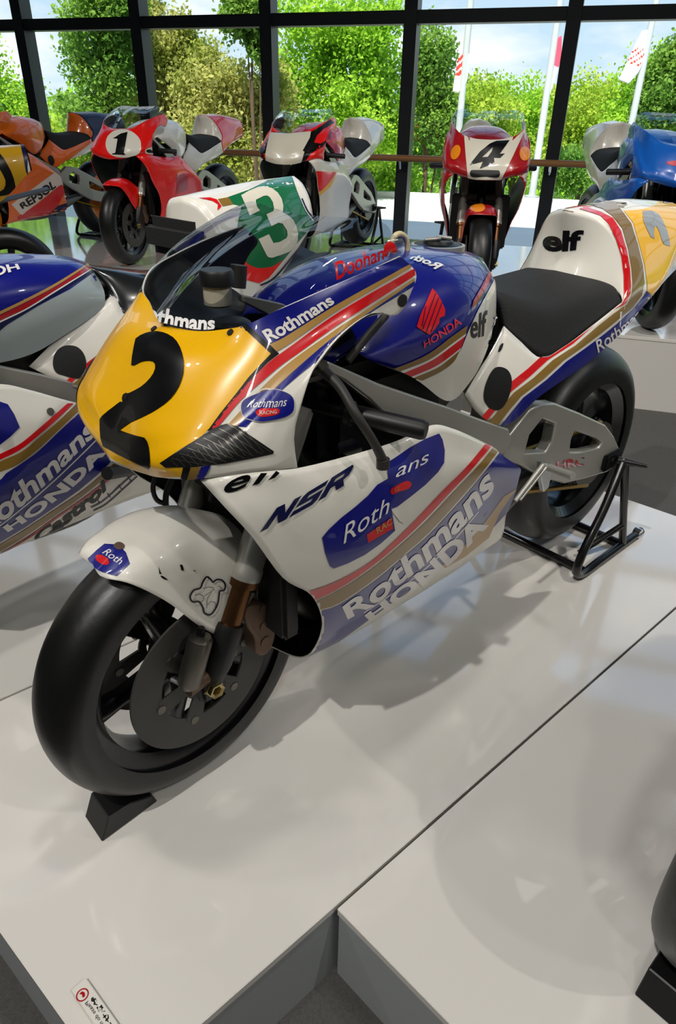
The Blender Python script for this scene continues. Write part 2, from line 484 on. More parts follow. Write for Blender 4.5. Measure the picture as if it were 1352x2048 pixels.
def slab(name, poly, z0, z1, m, parent=None, bevel=0.0):
    bm = bmesh.new()
    a = [bm.verts.new((p[0], p[1], z0)) for p in poly]; b = [bm.verts.new((p[0], p[1], z1)) for p in poly]
    bm.faces.new(a[::-1]); bm.faces.new(b); k = len(poly)
    for i in range(k): bm.faces.new((a[i], a[(i + 1) % k], b[(i + 1) % k], b[i]))
    bmesh.ops.recalc_face_normals(bm, faces=bm.faces)
    if bevel: bmesh.ops.bevel(bm, geom=bm.edges[:], offset=bevel, segments=2, affect='EDGES')
    return from_bm(name, bm, m, parent)
def carpet_mat():
    M = mat('carpet', '545351', rough=0.95, bump=1.0, bscale=400, vary=0.35, vscale=160, spec=0.1); return M
WALLM = mat('plaster_wall', 'a8a59e', rough=0.8, bump=0.1)
CEILM = mat('ceiling_paint', '55565a', rough=0.9)
PLM = mat('plinth_laminate', 'dedad3', rough=0.06, spec=0.75, coat=0.7, bump=0.02, bscale=2.0)
PLM.node_tree.nodes['Principled BSDF'].inputs['Coat Roughness'].default_value = 0.08
FASC = mat('plinth_side', '9da1a1', rough=0.35)

SL, SR, DB = -8.5, 9.5, -13.0
floor = slab('floor', [wp(SL, 0), wp(SR, 0), wp(SR, DB), wp(SL, DB)], FLZ - 0.1, FLZ, carpet_mat()); setp(floor, kind='structure')
ceil = slab('ceiling', [wp(SL, 0.6), wp(SR, 0.6), wp(SR, DB), wp(SL, DB)], CEIL, CEIL + 0.25, CEILM); setp(ceil, kind='structure')
for nm, a, b in (('wall_left', wp(SL, 0), wp(SL, DB)), ('wall_right', wp(SR, DB), wp(SR, 0)), ('wall_front', wp(SL, DB), wp(SR, DB))):
    d = (b - a).normalized(); o = Vector((d.y, -d.x, 0)) * 0.15
    if (o.dot(wp(0, -6) - a)) > 0: o = -o
    setp(slab(nm, [a, b, b + o, a + o] if True else 0, FLZ, CEIL, WALLM), kind='structure')
# window wall
win = bpy.data.objects.new('window_1', None); COL.objects.link(win); setp(win, kind='structure')
ZT0, ZT1 = 2.02, 2.125
ms = [-0.01 + 1.468 * k for k in range(-5, 7)]
edges_s = [SL] + ms + [SR]
for s in ms:
    o = box('mullion', (s - 0.062, -0.02, FLZ), (s + 0.062, 0.17, CEIL), FRAMEB, win, 0.004, WM)
for z0, z1 in ((FLZ, FLZ + 0.08), (ZT0, ZT1), (3.45, 3.55), (4.85, 4.95)):
    for a, b in zip(edges_s[:-1], edges_s[1:]):
        box('transom', (a + 0.062, 0.0, z0), (b - 0.062, 0.14, z1), FRAMEB, win, 0.003, WM)
for z0, z1 in ((FLZ + 0.08, ZT0), (ZT1, 3.45), (3.55, 4.85), (4.95, CEIL)):
    for a, b in zip(edges_s[:-1], edges_s[1:]):
        bm = bmesh.new(); boxm(bm, (a + 0.062, 0.07, z0), (b - 0.062, 0.0701, z1), WM)
        bmesh.ops.delete(bm, geom=[f for f in bm.faces if abs(f.normal.dot(EN)) < 0.5 or True][1:2] if False else [], context='FACES')
        bm.clear(); q = [WM @ Vector(p) for p in ((a + 0.062, 0.07, z0), (b - 0.062, 0.07, z0), (b - 0.062, 0.07, z1), (a + 0.062, 0.07, z1))]
        bm.faces.new([bm.verts.new(p) for p in q]); from_bm('pane', bm, PANE, win)
rail = thing('handrail', 'round wooden handrail running along the whole window wall', 'handrail')
tube('rail', [wp(SL + 0.1, -0.13, 0.905), wp(SR - 0.1, -0.13, 0.905)], 0.03, WOODR, rail, n=16)
for s in ms:
    tube('bracket', [wp(s, -0.02, 0.80), wp(s, -0.10, 0.81), wp(s, -0.13, 0.88)], 0.011, CHROME, rail, n=8)

# plinths
def line_x(p, d, q, e):
    t = ((q[0] - p[0]) * e[1] - (q[1] - p[1]) * e[0]) / (d[0] * e[1] - d[1] * e[0]); return Vector((p[0] + d[0] * t, p[1] + d[1] * t, 0))
cA, cB = onz(672, 1815, 0), onz(1352, 1215, 0); nA, nB = onz(0, 1865, 0), onz(130, 2048, 0)
fA, fB = onz(1352, 1032, 0), onz(1180, 973, 0); sA, sB = onz(0, 1400, 0), onz(90, 1360, 0); pB = onz(900, 2048, 0)
dS, dN, dF, dL, dP = cB - cA, nB - nA, fB - fA, sB - sA, pB - cA
g = (Vector((-dS.y, dS.x, 0)).normalized()) * 0.003
FASW = mat('plinth_side_white', 'cfcbc5', rough=0.4)
def plinth(label, poly, z=0.0, base=FLZ, lip=True):
    t = thing('display_plinth', label, 'plinth', (0, 0, 0))
    slab('top_panel', poly, z - 0.018, z, PLM, t, 0.0012)
    c = sum((Vector(p) for p in poly), Vector()) / len(poly)
    slab('plinth_body', [Vector(p) + (c - Vector(p)).normalized() * 0.004 for p in poly], base, z - 0.018, FASW if z > 0.1 else FASC, t)
    return t
plinth('glossy white plinth under the motorcycle with the yellow 2 plate',
       [line_x(cA, dS, nA, dN) + g, line_x(cA, dS, fA, dF) + g, line_x(sA, dL, fA, dF) - g, line_x(sA, dL, nA, dN) - g])
q0, q1 = line_x(sA, dL, nA, dN), line_x(sA, dL, fA, dF); off = Vector((-dL.y, dL.x, 0)).normalized() * 1.0
plinth('glossy white plinth under the white and blue motorcycle at the left edge', [q0 + g, q1 + g, q1 + off, q0 + off + (q0 - q1).normalized() * .55])
r0, r1 = cA, line_x(cA, dS, fA, dF); offr = dP.normalized() * 1.15
plinth('glossy white plinth at lower right carrying the slick tyre in the black chock', [r0 - g, r0 + offr, r1 + offr, r1 - g])
P3Z = 0.2
f0 = onz(1265, 672, P3Z); sf = (f0 - W0).dot(E1); df = (f0 - W0).dot(EN)
for a, b, lab in ((-6.4, -1.9, 'long raised white plinth under the orange and red motorcycles'), (-1.894, 1.06, 'raised white plinth under the motorcycles by the middle panes'), (1.066, 4.6, 'raised white plinth at right, its front face seen beside the rear tyre')):
    plinth(lab, [wp(a, df), wp(b, df), wp(b, -0.45), wp(a, -0.45)], P3Z)

# ------------------------------------------------------------------ outside
GRASS = mat('grass_ground', '5a7a30', rough=1.0, vary=0.5, vscale=1.2)
TERR = mat('terrace_concrete', 'd9d8d2', rough=0.8, vary=0.08, vscale=1.0, bump=0.1)
ASPH = mat('asphalt', '8a8c8c', rough=0.9, vary=0.15, vscale=2)
bm = bmesh.new(); V = [[bm.verts.new(wp(-80 + 160 * i / 40, 8.3 + 100 * j / 30, -0.9 - 1.5 * min(1, j / 2.0) - 0.2 * noise.noise(Vector((i * .3, j * .3, 0))))) for i in range(41)] for j in range(31)]
for j in range(30):
    for i in range(40): bm.faces.new((V[j][i], V[j][i + 1], V[j + 1][i + 1], V[j + 1][i]))
setp(from_bm('lawn', bm, GRASS, None, True), kind='structure')
terr = slab('terrace', [wp(-12, 0.18), wp(16, 0.18), wp(16, 8.3), wp(-12, 8.3)], -0.9, FLZ, TERR); setp(terr, kind='structure')
slab_k = slab('terrace_kerb', [wp(-12, 8.05), wp(16, 8.05), wp(16, 8.3), wp(-12, 8.3)], FLZ, FLZ + 0.12, TERR); setp(slab_k, kind='structure')
setp(slab('car_park', [wp(2, 13), wp(24, 13), wp(24, 27), wp(2, 27)], -2.4, -2.15, ASPH), kind='structure')

def leafmat(name, col, col2, tr=0.45):
    M = bpy.data.materials.new(name); M.use_nodes = True; t = M.node_tree; t.nodes.clear()
    o = t.nodes.new('ShaderNodeOutputMaterial'); d = t.nodes.new('ShaderNodeBsdfDiffuse'); l = t.nodes.new('ShaderNodeBsdfTranslucent'); x = t.nodes.new('ShaderNodeMixShader')
    tcn = t.nodes.new('ShaderNodeTexCoord'); n = t.nodes.new('ShaderNodeTexNoise'); n.inputs['Scale'].default_value = 0.9; n.inputs['Detail'].default_value = 8
    r = t.nodes.new('ShaderNodeValToRGB'); r.color_ramp.elements[0].position = 0.38; r.color_ramp.elements[1].position = 0.62
    r.color_ramp.elements[0].color = (*lin(col), 1); r.color_ramp.elements[1].color = (*lin(col2), 1)
    t.links.new(tcn.outputs['Object'], n.inputs['Vector']); t.links.new(n.outputs[0], r.inputs[0])
    t.links.new(r.outputs[0], d.inputs[0]); t.links.new(r.outputs[0], l.inputs[0]); x.inputs[0].default_value = tr
    t.links.new(d.outputs[0], x.inputs[1]); t.links.new(l.outputs[0], x.inputs[2]); t.links.new(x.outputs[0], o.inputs[0])
    return M
LEAF = {'bright': leafmat('leaf_bright', '86bc34', 'bce052'), 'olive': leafmat('leaf_olive', '9aa648', 'd0cc80'), 'deep': leafmat('leaf_deep', '5c8c3c', '9cc058'),
        'yellow': leafmat('leaf_yellow_green', '93b834', 'cfdc62'), 'red': leafmat('leaf_rust', '9a5a30', 'd08a4c')}
BARK = mat('bark', '6a5844', rough=0.95, vary=0.3, vscale=6)
def tree(name, label, blobs, d, kind, nleaf=5000, size=0.085, cat='tree', trunk=True):
    """blobs: (u, v, half width px, half height px, depth shift m)"""
    cs = []
    for u, v, ru, rv, dd in blobs:
        q = pray(u, v); dist = (d + dd) / q.y; cs.append((CAMP + q * dist, ru * dist / FPX * 0.93, rv * dist / FPX * 0.93))
    c0 = sum((c for c, _, _ in cs), Vector()) / len(cs)
    gz = -2.4
    t = thing(name, label, cat, (c0.x, c0.y, gz))
    tot = sum(a * b for _, a, b in cs)
    nleaf = int(nleaf * 1.9)
    Vs = []
    for c, a, b in cs:
        k = int(nleaf * a * b / tot)
        # clumps inside the crown
        nc = 26; cl = rng.normal(size=(nc, 3)); cl /= np.linalg.norm(cl, axis=1)[:, None]; cl *= (rng.random((nc, 1)) ** 0.4)
        w = rng.integers(0, nc, k); p = cl[w] * 0.82 + rng.normal(size=(k, 3)) * 0.17
        p = p * np.array([a, a, b]) + np.array([c.x - c0.x, c.y - c0.y, c.z - gz])
        n1 = rng.normal(size=(k, 3)); n1[:, 2] += 0.6; n1 /= np.linalg.norm(n1, axis=1)[:, None]
        r = rng.normal(size=(k, 3)); t1 = np.cross(n1, r); t1 /= np.linalg.norm(t1, axis=1)[:, None]; t2 = np.cross(n1, t1)
        sz = size * (0.6 + 0.8 * rng.random((k, 1)))
        Vs.append(np.stack([p - t1 * sz * .5, p + t2 * sz * .32, p + t1 * sz * .5, p - t2 * sz * .32], 1).reshape(-1, 3))
    VV = np.concatenate(Vs); nq = len(VV) // 4
    me = bpy.data.meshes.new('foliage'); me.vertices.add(len(VV)); me.vertices.foreach_set('co', VV.ravel())
    me.loops.add(nq * 4); me.loops.foreach_set('vertex_index', np.arange(nq * 4)); me.polygons.add(nq)
    me.polygons.foreach_set('loop_start', np.arange(0, nq * 4, 4)); me.polygons.foreach_set('loop_total', np.full(nq, 4)); me.update()
    fo = link('foliage', me, t, LEAF[kind]); fo['kind'] = 'stuff'
    if trunk:
        cc = Vector((0, 0, max(c.z for c, _, _ in cs) - gz)); r0_ = 0.018 * d * 0.25
        pts = [Vector((0.1, 0, 0)), Vector((0.02, 0.05, cc.z * 0.35)), Vector((-0.05, 0, cc.z * 0.7)), cc]
        tube('trunk', pts, [r0_, r0_ * .7, r0_ * .45, r0_ * .15], BARK, t, n=10, seg=14)
        for c, a, b in cs:
            e = Vector((c.x - c0.x, c.y - c0.y, c.z - gz))
            tube('branch', [Vector((0, 0, cc.z * 0.3)), e * 0.6 + Vector((0, 0, cc.z * .1)), e + Vector((0, 0, b * .3))], [r0_ * .5, r0_ * .3, r0_ * .08], BARK, t, n=7, seg=8)
    return t
tree('broadleaf_tree', 'bright green tree behind the leftmost pane', [(-40, 150, 105, 170, 0), (30, 270, 90, 90, 0.5)], 17, 'bright', 9000)
tree('broadleaf_tree', 'tall light green tree rising through the second pane from the left', [(200, 60, 70, 110, 0), (215, 150, 75, 90, 0.3), (170, 250, 70, 60, 0), (240, 20, 50, 70, 0)], 15, 'deep', 7500)
tree('broadleaf_tree', 'olive green tree left of the wide centre mullion', [(350, 130, 70, 90, 0), (330, 215, 90, 80, 0), (300, 60, 40, 60, .4)], 16, 'olive', 10000)
tree('broadleaf_tree', 'yellow green bushy tree behind the third mullion from the left', [(440, 190, 90, 90, 0), (520, 230, 80, 90, 0), (430, 290, 120, 70, 0)], 14.5, 'olive', 12000)
tree('broadleaf_tree', 'dark leafed branch tree hanging in at the top left of the third mullion', [(490, 20, 45, 75, 0), (520, 90, 30, 30, 0)], 13.5, 'deep', 3500)
tree('broadleaf_tree', 'large bright green tree filling the middle pane', [(640, 70, 90, 90, 0), (740, 110, 90, 100, 0), (690, 210, 110, 90, 0), (590, 180, 60, 80, 0), (760, 260, 60, 80, 0)], 16, 'bright', 16000)
tree('broadleaf_tree', 'slim green tree with dark trunk at the left of the fourth pane', [(860, 110, 55, 60, 0), (850, 200, 60, 80, 0), (885, 260, 50, 70, 0)], 17, 'deep', 8000)
tree('shrub', 'low green shrub under the handrail in the middle pane', [(760, 360, 80, 35, 0), (650, 370, 90, 35, 0)], 17.2, 'bright', 5000, 0.09, 'shrub', False)
tree('shrub', 'orange tinged shrub behind the red motorcycle tail', [(440, 255, 55, 30, 0), (480, 330, 60, 60, 0)], 16.5, 'red', 1200, 0.09, 'shrub', False)
tree('shrub', 'yellow flowering shrub behind the handrail left of centre', [(430, 350, 90, 60, 0), (540, 340, 60, 60, 0)], 15.2, 'yellow', 5000, 0.09, 'shrub', False)
tree('shrub', 'leafy shrub between the orange and the red motorcycle', [(200, 320, 80, 70, 0), (90, 300, 90, 70, 0)], 16, 'yellow', 6000, 0.1, 'shrub', False)
for i, (u, v, ru, rv, dd, kd, lb) in enumerate([(960, 215, 90, 50, 26, 'yellow', 'round yellow green tree beyond the first flagpole'), (1040, 205, 80, 55, 30, 'bright', 'round green tree between the first two flagpoles'),
        (1180, 215, 90, 60, 27, 'yellow', 'wide yellow green tree between the last mullion and the third flagpole'), (1300, 190, 90, 70, 25, 'bright', 'wide green tree beyond the third flagpole'),
        (1390, 170, 80, 80, 24, 'bright', 'green tree cut off by the right edge'), (1350, 120, 50, 60, 23, 'deep', 'hazy taller tree at the upper right edge'),
        (900, 190, 70, 40, 33, 'deep', 'dark green distant tree left of the first flagpole')]):
    tree('broadleaf_tree', lb, [(u, v, ru, rv, 0), (u + 20, v + 70, ru * 1.1, rv, 0.5), (u - 30, v + 90, ru, rv, 0)], dd, kd, 9000, 0.12)
for u, v, ru, rv, dd, kd, lb in [(930, 330, 70, 45, 19.5, 'deep', 'dark shrub left of the number 4 motorcycle'), (1130, 345, 60, 40, 19.5, 'deep', 'dark shrub right of the number 4 motorcycle'),
        (1250, 330, 70, 35, 20, 'deep', 'dark shrub behind the third flagpole'), (1340, 350, 60, 40, 19.8, 'bright', 'shrub at the right edge below the blue motorcycle screen'),
        (860, 290, 70, 50, 21, 'deep', 'dark green bush under the slim tree'), (850, 265, 25, 25, 18.6, 'red', 'small rust red bush right of the fourth mullion')]:
    tree('shrub', lb, [(u, v, ru, rv, 0), (u + 25, v - 30, ru * .8, rv * .8, 0.3)], dd, kd, 3500, 0.09, 'shrub', False)
def woodland():
    k = 70000; a = rng.random(k) * 130 - 65; d = 30 + rng.random(k) * 9
    top = 1.5 + 1.3 * np.sin(a * .33) * np.sin(a * .12 + 1) + .8 * np.sin(a * .9 + d)
    z = top - (rng.random(k) ** 1.6) * 4.5
    o = W0; p = np.stack([o.x + E1.x * a + EN.x * d, o.y + E1.y * a + EN.y * d, z], 1) + rng.normal(size=(k, 3)) * .2
    n1 = rng.normal(size=(k, 3)); n1[:, 2] += .5; n1 /= np.linalg.norm(n1, axis=1)[:, None]; r = rng.normal(size=(k, 3)); t1 = np.cross(n1, r); t1 /= np.linalg.norm(t1, axis=1)[:, None]; t2 = np.cross(n1, t1)
    sz = .3 * (.6 + .8 * rng.random((k, 1)))
    V_ = np.stack([p - t1 * sz * .5, p + t2 * sz * .35, p + t1 * sz * .5, p - t2 * sz * .35], 1).reshape(-1, 3)
    me = bpy.data.meshes.new('woodland'); me.vertices.add(len(V_)); me.vertices.foreach_set('co', V_.ravel()); me.loops.add(k * 4); me.loops.foreach_set('vertex_index', np.arange(k * 4))
    me.polygons.add(k); me.polygons.foreach_set('loop_start', np.arange(0, k * 4, 4)); me.polygons.foreach_set('loop_total', np.full(k, 4)); me.update()
    setp(link('woodland', me, None, LEAF['bright']), 'distant belt of green woodland along the horizon', 'woodland', kind='stuff')
woodland()
def car(label, u, d, rot, col):
    q = pray(u, 240); p = CAMP + q * (d / q.y); t = thing('car', label, 'car', (p.x, p.y, -2.15), rot)
    body = [(-2.1, .25), (-2.15, .75), (-1.7, .95), (-1.2, 1.42), (.6, 1.45), (1.3, .98), (2.0, .85), (2.15, .5), (2.1, .25)]
    prism('body', [body], -0.82, 0.82, paint('car_' + col, col), t, 0.06)
    prism('side_window', [[(-1.35, 1.0), (-1.05, 1.34), (.5, 1.36), (1.0, 1.0)]], -0.83, 0.83, BLACK, t, 0.01)
    for x in (-1.35, 1.35):
        for y in (-.78, .78): lathe('wheel', [(0, -.1), (.31, -.1), (.33, 0), (.31, .1), (0, .1)], RUBBER, t, n=24, origin=(x, y, .32))
car('white parked car glimpsed through shrubs right of the number 4 motorcycle', 1075, 22.5, 0.4, 'e8e8e8')
car('silver parked car seen through the leaves behind the third flagpole', 1300, 27.5, 0.2, 'c0c6ca')

POLE = mat('flagpole_paint', 'c9cfcf', rough=0.4)
def flag(label, u0, v0, dist, attach_v, shape, mats, marks):
    p = onz(u0, v0, FLZ); q = p
    t = thing('flagpole', label, 'flagpole', (q.x, q.y, FLZ)); tube('pole', [(0, 0, 0), (0, 0, 8.5)], [0.075, 0.045], POLE, t, n=14)
    tube('base', [(0, 0, 0), (0, 0, 0.12)], 0.14, POLE, t, n=14)
    fr = Frame((q.x, q.y), 0)
    # hanging cloth built in the plane facing the hall, folded
    sc = p.y
    def P(u, v, k): d = pray(u, v); r_ = CAMP + d * (sc / d.y); return Vector((r_.x - q.x, r_.y - q.y + 0.06 * sin(k * 5.0), r_.z - FLZ))
    rows = [[P(u, v, k + j * 1.3) for k, (u, v) in enumerate(r)] for j, r in enumerate(shape)]
    G = grid_from_rows(rows, 14, 26); bm = bmesh.new()
    vv = [[bm.verts.new(x) for x in r] for r in G]
    for j in range(25):
        for i in range(13):
            f_ = bm.faces.new((vv[j][i], vv[j][i + 1], vv[j + 1][i + 1], vv[j + 1][i])); f_.material_index = marks(j / 25, i / 13)
    o = from_bm('flag_cloth', bm, mats, t, True); md = o.modifiers.new('c', 'SOLIDIFY'); md.thickness = 0.01
    return t
FW = mat('flag_white', 'e6ecec', rough=0.9); FR = mat('flag_red', 'e0483a', rough=0.9); FP = mat('flag_pink', 'ea5a72', rough=0.9)
flag('flagpole left of the number 4 motorcycle with a red and white flag', 905, 398, 0, 110, [[(918, 110), (938, 108)], [(912, 140), (936, 145)], [(908, 165), (930, 170)], [(906, 183), (916, 186)]], [FW, FR], lambda a, b: 1 if a < 0.55 and b < .75 and (int(a * 14 + b * 5) % 3) else 0)
flag('flagpole beside the last mullion with a white flag with a pink disc', 1062, 404, 0, 75, [[(1110, 76), (1122, 72)], [(1104, 100), (1121, 110)], [(1096, 140), (1112, 150)], [(1090, 170), (1098, 192)]], [FW, FP], lambda a, b: 1 if a < 0.5 else 0)
flag('flagpole right of the last mullion with a white lettered flag', 1232, 400, 0, 60, [[(1284, 62), (1294, 60)], [(1268, 95), (1288, 100)], [(1252, 130), (1278, 140)], [(1238, 160), (1256, 168)]], [FW, FR], lambda a, b: 1 if 0.3 < a < 0.62 and (int(a * 30 + b * 9) % 4 == 0) else 0)

# ------------------------------------------------------------------ racing motorcycle
FM = Frame((-0.3077, 1.0275), radians(223.03))
LL = lambda x, y, z: Vector((x, y, z))
def R(*pts): return [FM.L(*p) if isinstance(p, tuple) else p for p in pts]
NET = {}
NET['nose'] = [
 R((330,652,0),(400,663,.068),(450,659,.112),(490,651,.15),(560,618,.185),(640,582,.2),(720,548,.21),(800,512,.21)),
 R((296,690,0),(378,705,.092),(452,705,.147),(512,690,.178),(600,634,.2),(700,572,.213),(770,541,.216),(831,543,.212)),
 R((272,748,0),(350,765,.102),(430,768,.162),(500,750,.192),(580,700,.208),(670,635,.217),(745,585,.221),(823,583,.22)),
 R((250,803,0),(325,820,.104),(405,825,.168),(475,812,.2),(535,770,.212),(598,715,.22),(665,658,.223),(733,612,.224),(797,628,.222)),
 R((236,840,0),(300,865,.1),(375,870,.165),(445,860,.2),(505,830,.22),(560,782,.23),(612,735,.234),(668,683,.234),(733,629,.226)),
 R((226,870,0),(285,895,.09),(350,905,.16),(415,900,.2),(470,880,.225),(530,848,.238),(590,787,.242),(640,714,.24)),
 R((221,900,0),(275,925,.085),(335,935,.15),(390,935,.19),(450,920,.225),(510,903,.242),(560,870,.248),(602,812,.249)),
 R((221,913,0),(283,938,.083),(338,948,.145),(390,949,.188),(450,937,.224),(506,926,.242),(553,912,.25),(588,878,.25)),
 R((222,925,0),(290,948,.08),(340,957,.14),(390,958,.185),(450,952,.222),(500,945,.24),(550,940,.25),(595,935,.25))]
NET['lower'] = [
 R((400,960,.19),(450,953,.222),(500,946,.24),(550,941,.25),(597,936,.25),(720,905,.252),(800,880,.256),(868,850,.26),(905,857,.262),(985,893,.25)),
 R((450,1015,.23),(500,1006,.248),(560,996,.258),(620,982,.263),(700,960,.268),(760,940,.27),(820,920,.27),(880,900,.27),(950,905,.265),(1010,915,.255)),
 R((505,1075,.25),(560,1066,.262),(620,1050,.27),(680,1030,.275),(740,1004,.278),(800,978,.28),(860,958,.28),(920,940,.277),(985,932,.268),(1040,936,.25)),
 R((565,1155,.25),(615,1142,.262),(665,1122,.272),(715,1098,.278),(765,1072,.28),(815,1043,.28),(870,1005,.276),(930,972,.27),(990,952,.26),(1038,953,.245)),
 R((622,1190,.24),(665,1180,.25),(710,1163,.258),(755,1137,.263),(800,1107,.264),(845,1072,.262),(890,1038,.257),(940,1003,.25),(990,975,.24),(1030,985,.228)),
 R((645,1255,.215),(685,1234,.222),(725,1212,.225),(770,1187,.226),(815,1155,.225),(860,1121,.222),(905,1085,.217),(950,1052,.21),(985,1025,.205),(1014,1025,.202)),
 R((607,1316,.13),(650,1296,.142),(700,1270,.152),(750,1240,.158),(790,1215,.162),(830,1192,.165),(870,1167,.166),(910,1142,.167),(950,1113,.167),(990,1085,.167)),
 [LL(-.19 - .067 * i, 0.0, .222 + .004 * i) for i in range(10)]]
_b = R((320,646,0),(400,661,.068),(450,657,.112),(492,649,.15),(560,616,.183),(640,580,.198),(720,546,.206),(808,511,.206))
_r = R((590,428,0),(625,431,.035),(655,433,.07),(690,435,.105),(722,437,.137),(752,440,.163),(775,452,.186),(785,468,.197))
NET['screen'] = [_b] + [[p.lerp(q, t) + LL(.022 * (1 - k / 9), .008 * k / 4 if k < 5 else .008, .014 * (1 - k / 10)) * (4 * t * (1 - t)) for k, (p, q) in enumerate(zip(_b, _r))] for t in (.25, .5, .75)] + [_r]
NET['tank'] = [
 [LL(-.235,0,.935), LL(-.24,.06,.922), LL(-.25,.10,.895), LL(-.265,.115,.86), LL(-.28,.105,.845)],
 [LL(-.30,0,.972), LL(-.30,.07,.96), LL(-.30,.125,.93), LL(-.31,.15,.89), FM.L(700,700,.15)],
 [LL(-.38,0,.995), LL(-.38,.08,.985), LL(-.38,.145,.95), LL(-.385,.175,.90), FM.L(742,722,.168)],
 [LL(-.47,0,1.008), LL(-.47,.09,.998), LL(-.47,.16,.955), LL(-.465,.185,.89), FM.L(828,757,.17)],
 [LL(-.58,0,1.013), LL(-.58,.09,1.003), LL(-.575,.158,.96), LL(-.56,.18,.87), FM.L(896,802,.16)],
 [LL(-.69,0,1.003), LL(-.685,.085,.992), LL(-.675,.143,.945), LL(-.655,.158,.86), FM.L(938,765,.15)],
 [FM.L(935,503,0), LL(-.765,.065,.972), LL(-.755,.112,.93), LL(-.735,.132,.86), FM.L(968,712,.14)],
 [FM.L(966,517,0), FM.L(980,548,.055), FM.L(988,590,.09), FM.L(991,620,.11), FM.L(990,645,.12)]]
NET['side'] = [
 R((1008,652,.115),(1040,682,.14),(1082,716,.165),(1130,692,.17),(1190,648,.172),(1246,604,.167)),
 R((985,698,.128),(1015,735,.152),(1068,748,.172),(1125,712,.178),(1186,670,.178),(1244,622,.172)),
 R((958,742,.137),(990,790,.16),(1050,790,.178),(1110,748,.184),(1183,697,.182),(1242,645,.174)),
 R((930,790,.14),(962,832,.155),(1010,851,.17),(1080,792,.18),(1180,722,.18),(1240,668,.172))]
NET['hump'] = [
 R((1130,418,0),(1200,438,.07),(1240,492,.118),(1259,560,.15),(1246,604,.167),(1240,668,.172)),
 R((1190,408,0),(1250,430,.078),(1282,488,.12),(1290,550,.148),(1278,590,.158),(1268,634,.16)),
 R((1240,398,0),(1300,422,.08),(1330,480,.118),(1332,540,.138),(1318,575,.148),(1295,602,.15)),
 [LL(-1.60,0,1.045), LL(-1.60,.075,1.02), LL(-1.60,.112,.965), LL(-1.60,.118,.91), LL(-1.595,.115,.87), LL(-1.59,.11,.845)],
 [LL(-1.76,0,1.03), LL(-1.76,.065,1.005), LL(-1.76,.09,.96), LL(-1.76,.092,.92), LL(-1.76,.088,.89), LL(-1.76,.08,.875)]]
NET['face'] = [
 [LL(-1.16,0,.885), LL(-1.17,.06,.882), LL(-1.2,.11,.874), LL(-1.235,.148,.862), FM.L(1246,604,.166)],
 [LL(-1.185,0,.95), LL(-1.192,.055,.94), LL(-1.21,.10,.92), LL(-1.24,.14,.89), FM.L(1252,590,.163)],
 R((1130,418,0),(1200,438,.07),(1240,492,.118),(1256,548,.146),(1259,568,.152))]
NET['pad'] = [
 [LL(-.80,0,.925), LL(-.80,.045,.92), LL(-.80,.08,.905), FM.L(1008,652,.11)],
 [LL(-.86,0,.905), LL(-.86,.06,.9), LL(-.86,.11,.885), FM.L(1050,688,.143)],
 [LL(-.93,0,.893), LL(-.93,.07,.888), LL(-.925,.125,.87), FM.L(1088,713,.163)],
 [LL(-1.05,0,.892), LL(-1.05,.07,.887), LL(-1.05,.13,.872), FM.L(1160,670,.167)],
 [LL(-1.20,0,.905), LL(-1.21,.07,.898), LL(-1.23,.13,.88), FM.L(1244,604,.162)]]
NET['fender'] = [
 R((186,1128,0),(192,1141,.022),(200,1151,.04),(213,1157,.052)),
 R((232,1082,0),(258,1105,.045),(262,1140,.07),(262,1168,.08)),
 R((300,1040,0),(335,1068,.052),(338,1120,.085),(333,1203,.092)),
 R((370,1018,0),(405,1058,.055),(412,1118,.088),(402,1254,.097)),
 R((430,1026,0),(460,1070,.06),(470,1108,.092),(446,1272,.102)),
 [LL(-.165,0,.535), LL(-.165,.055,.525), LL(-.16,.082,.49), LL(-.09,.095,.385)],
 [LL(-.225,0,.46), LL(-.225,.05,.45), LL(-.215,.075,.43), LL(-.16,.085,.38)]]

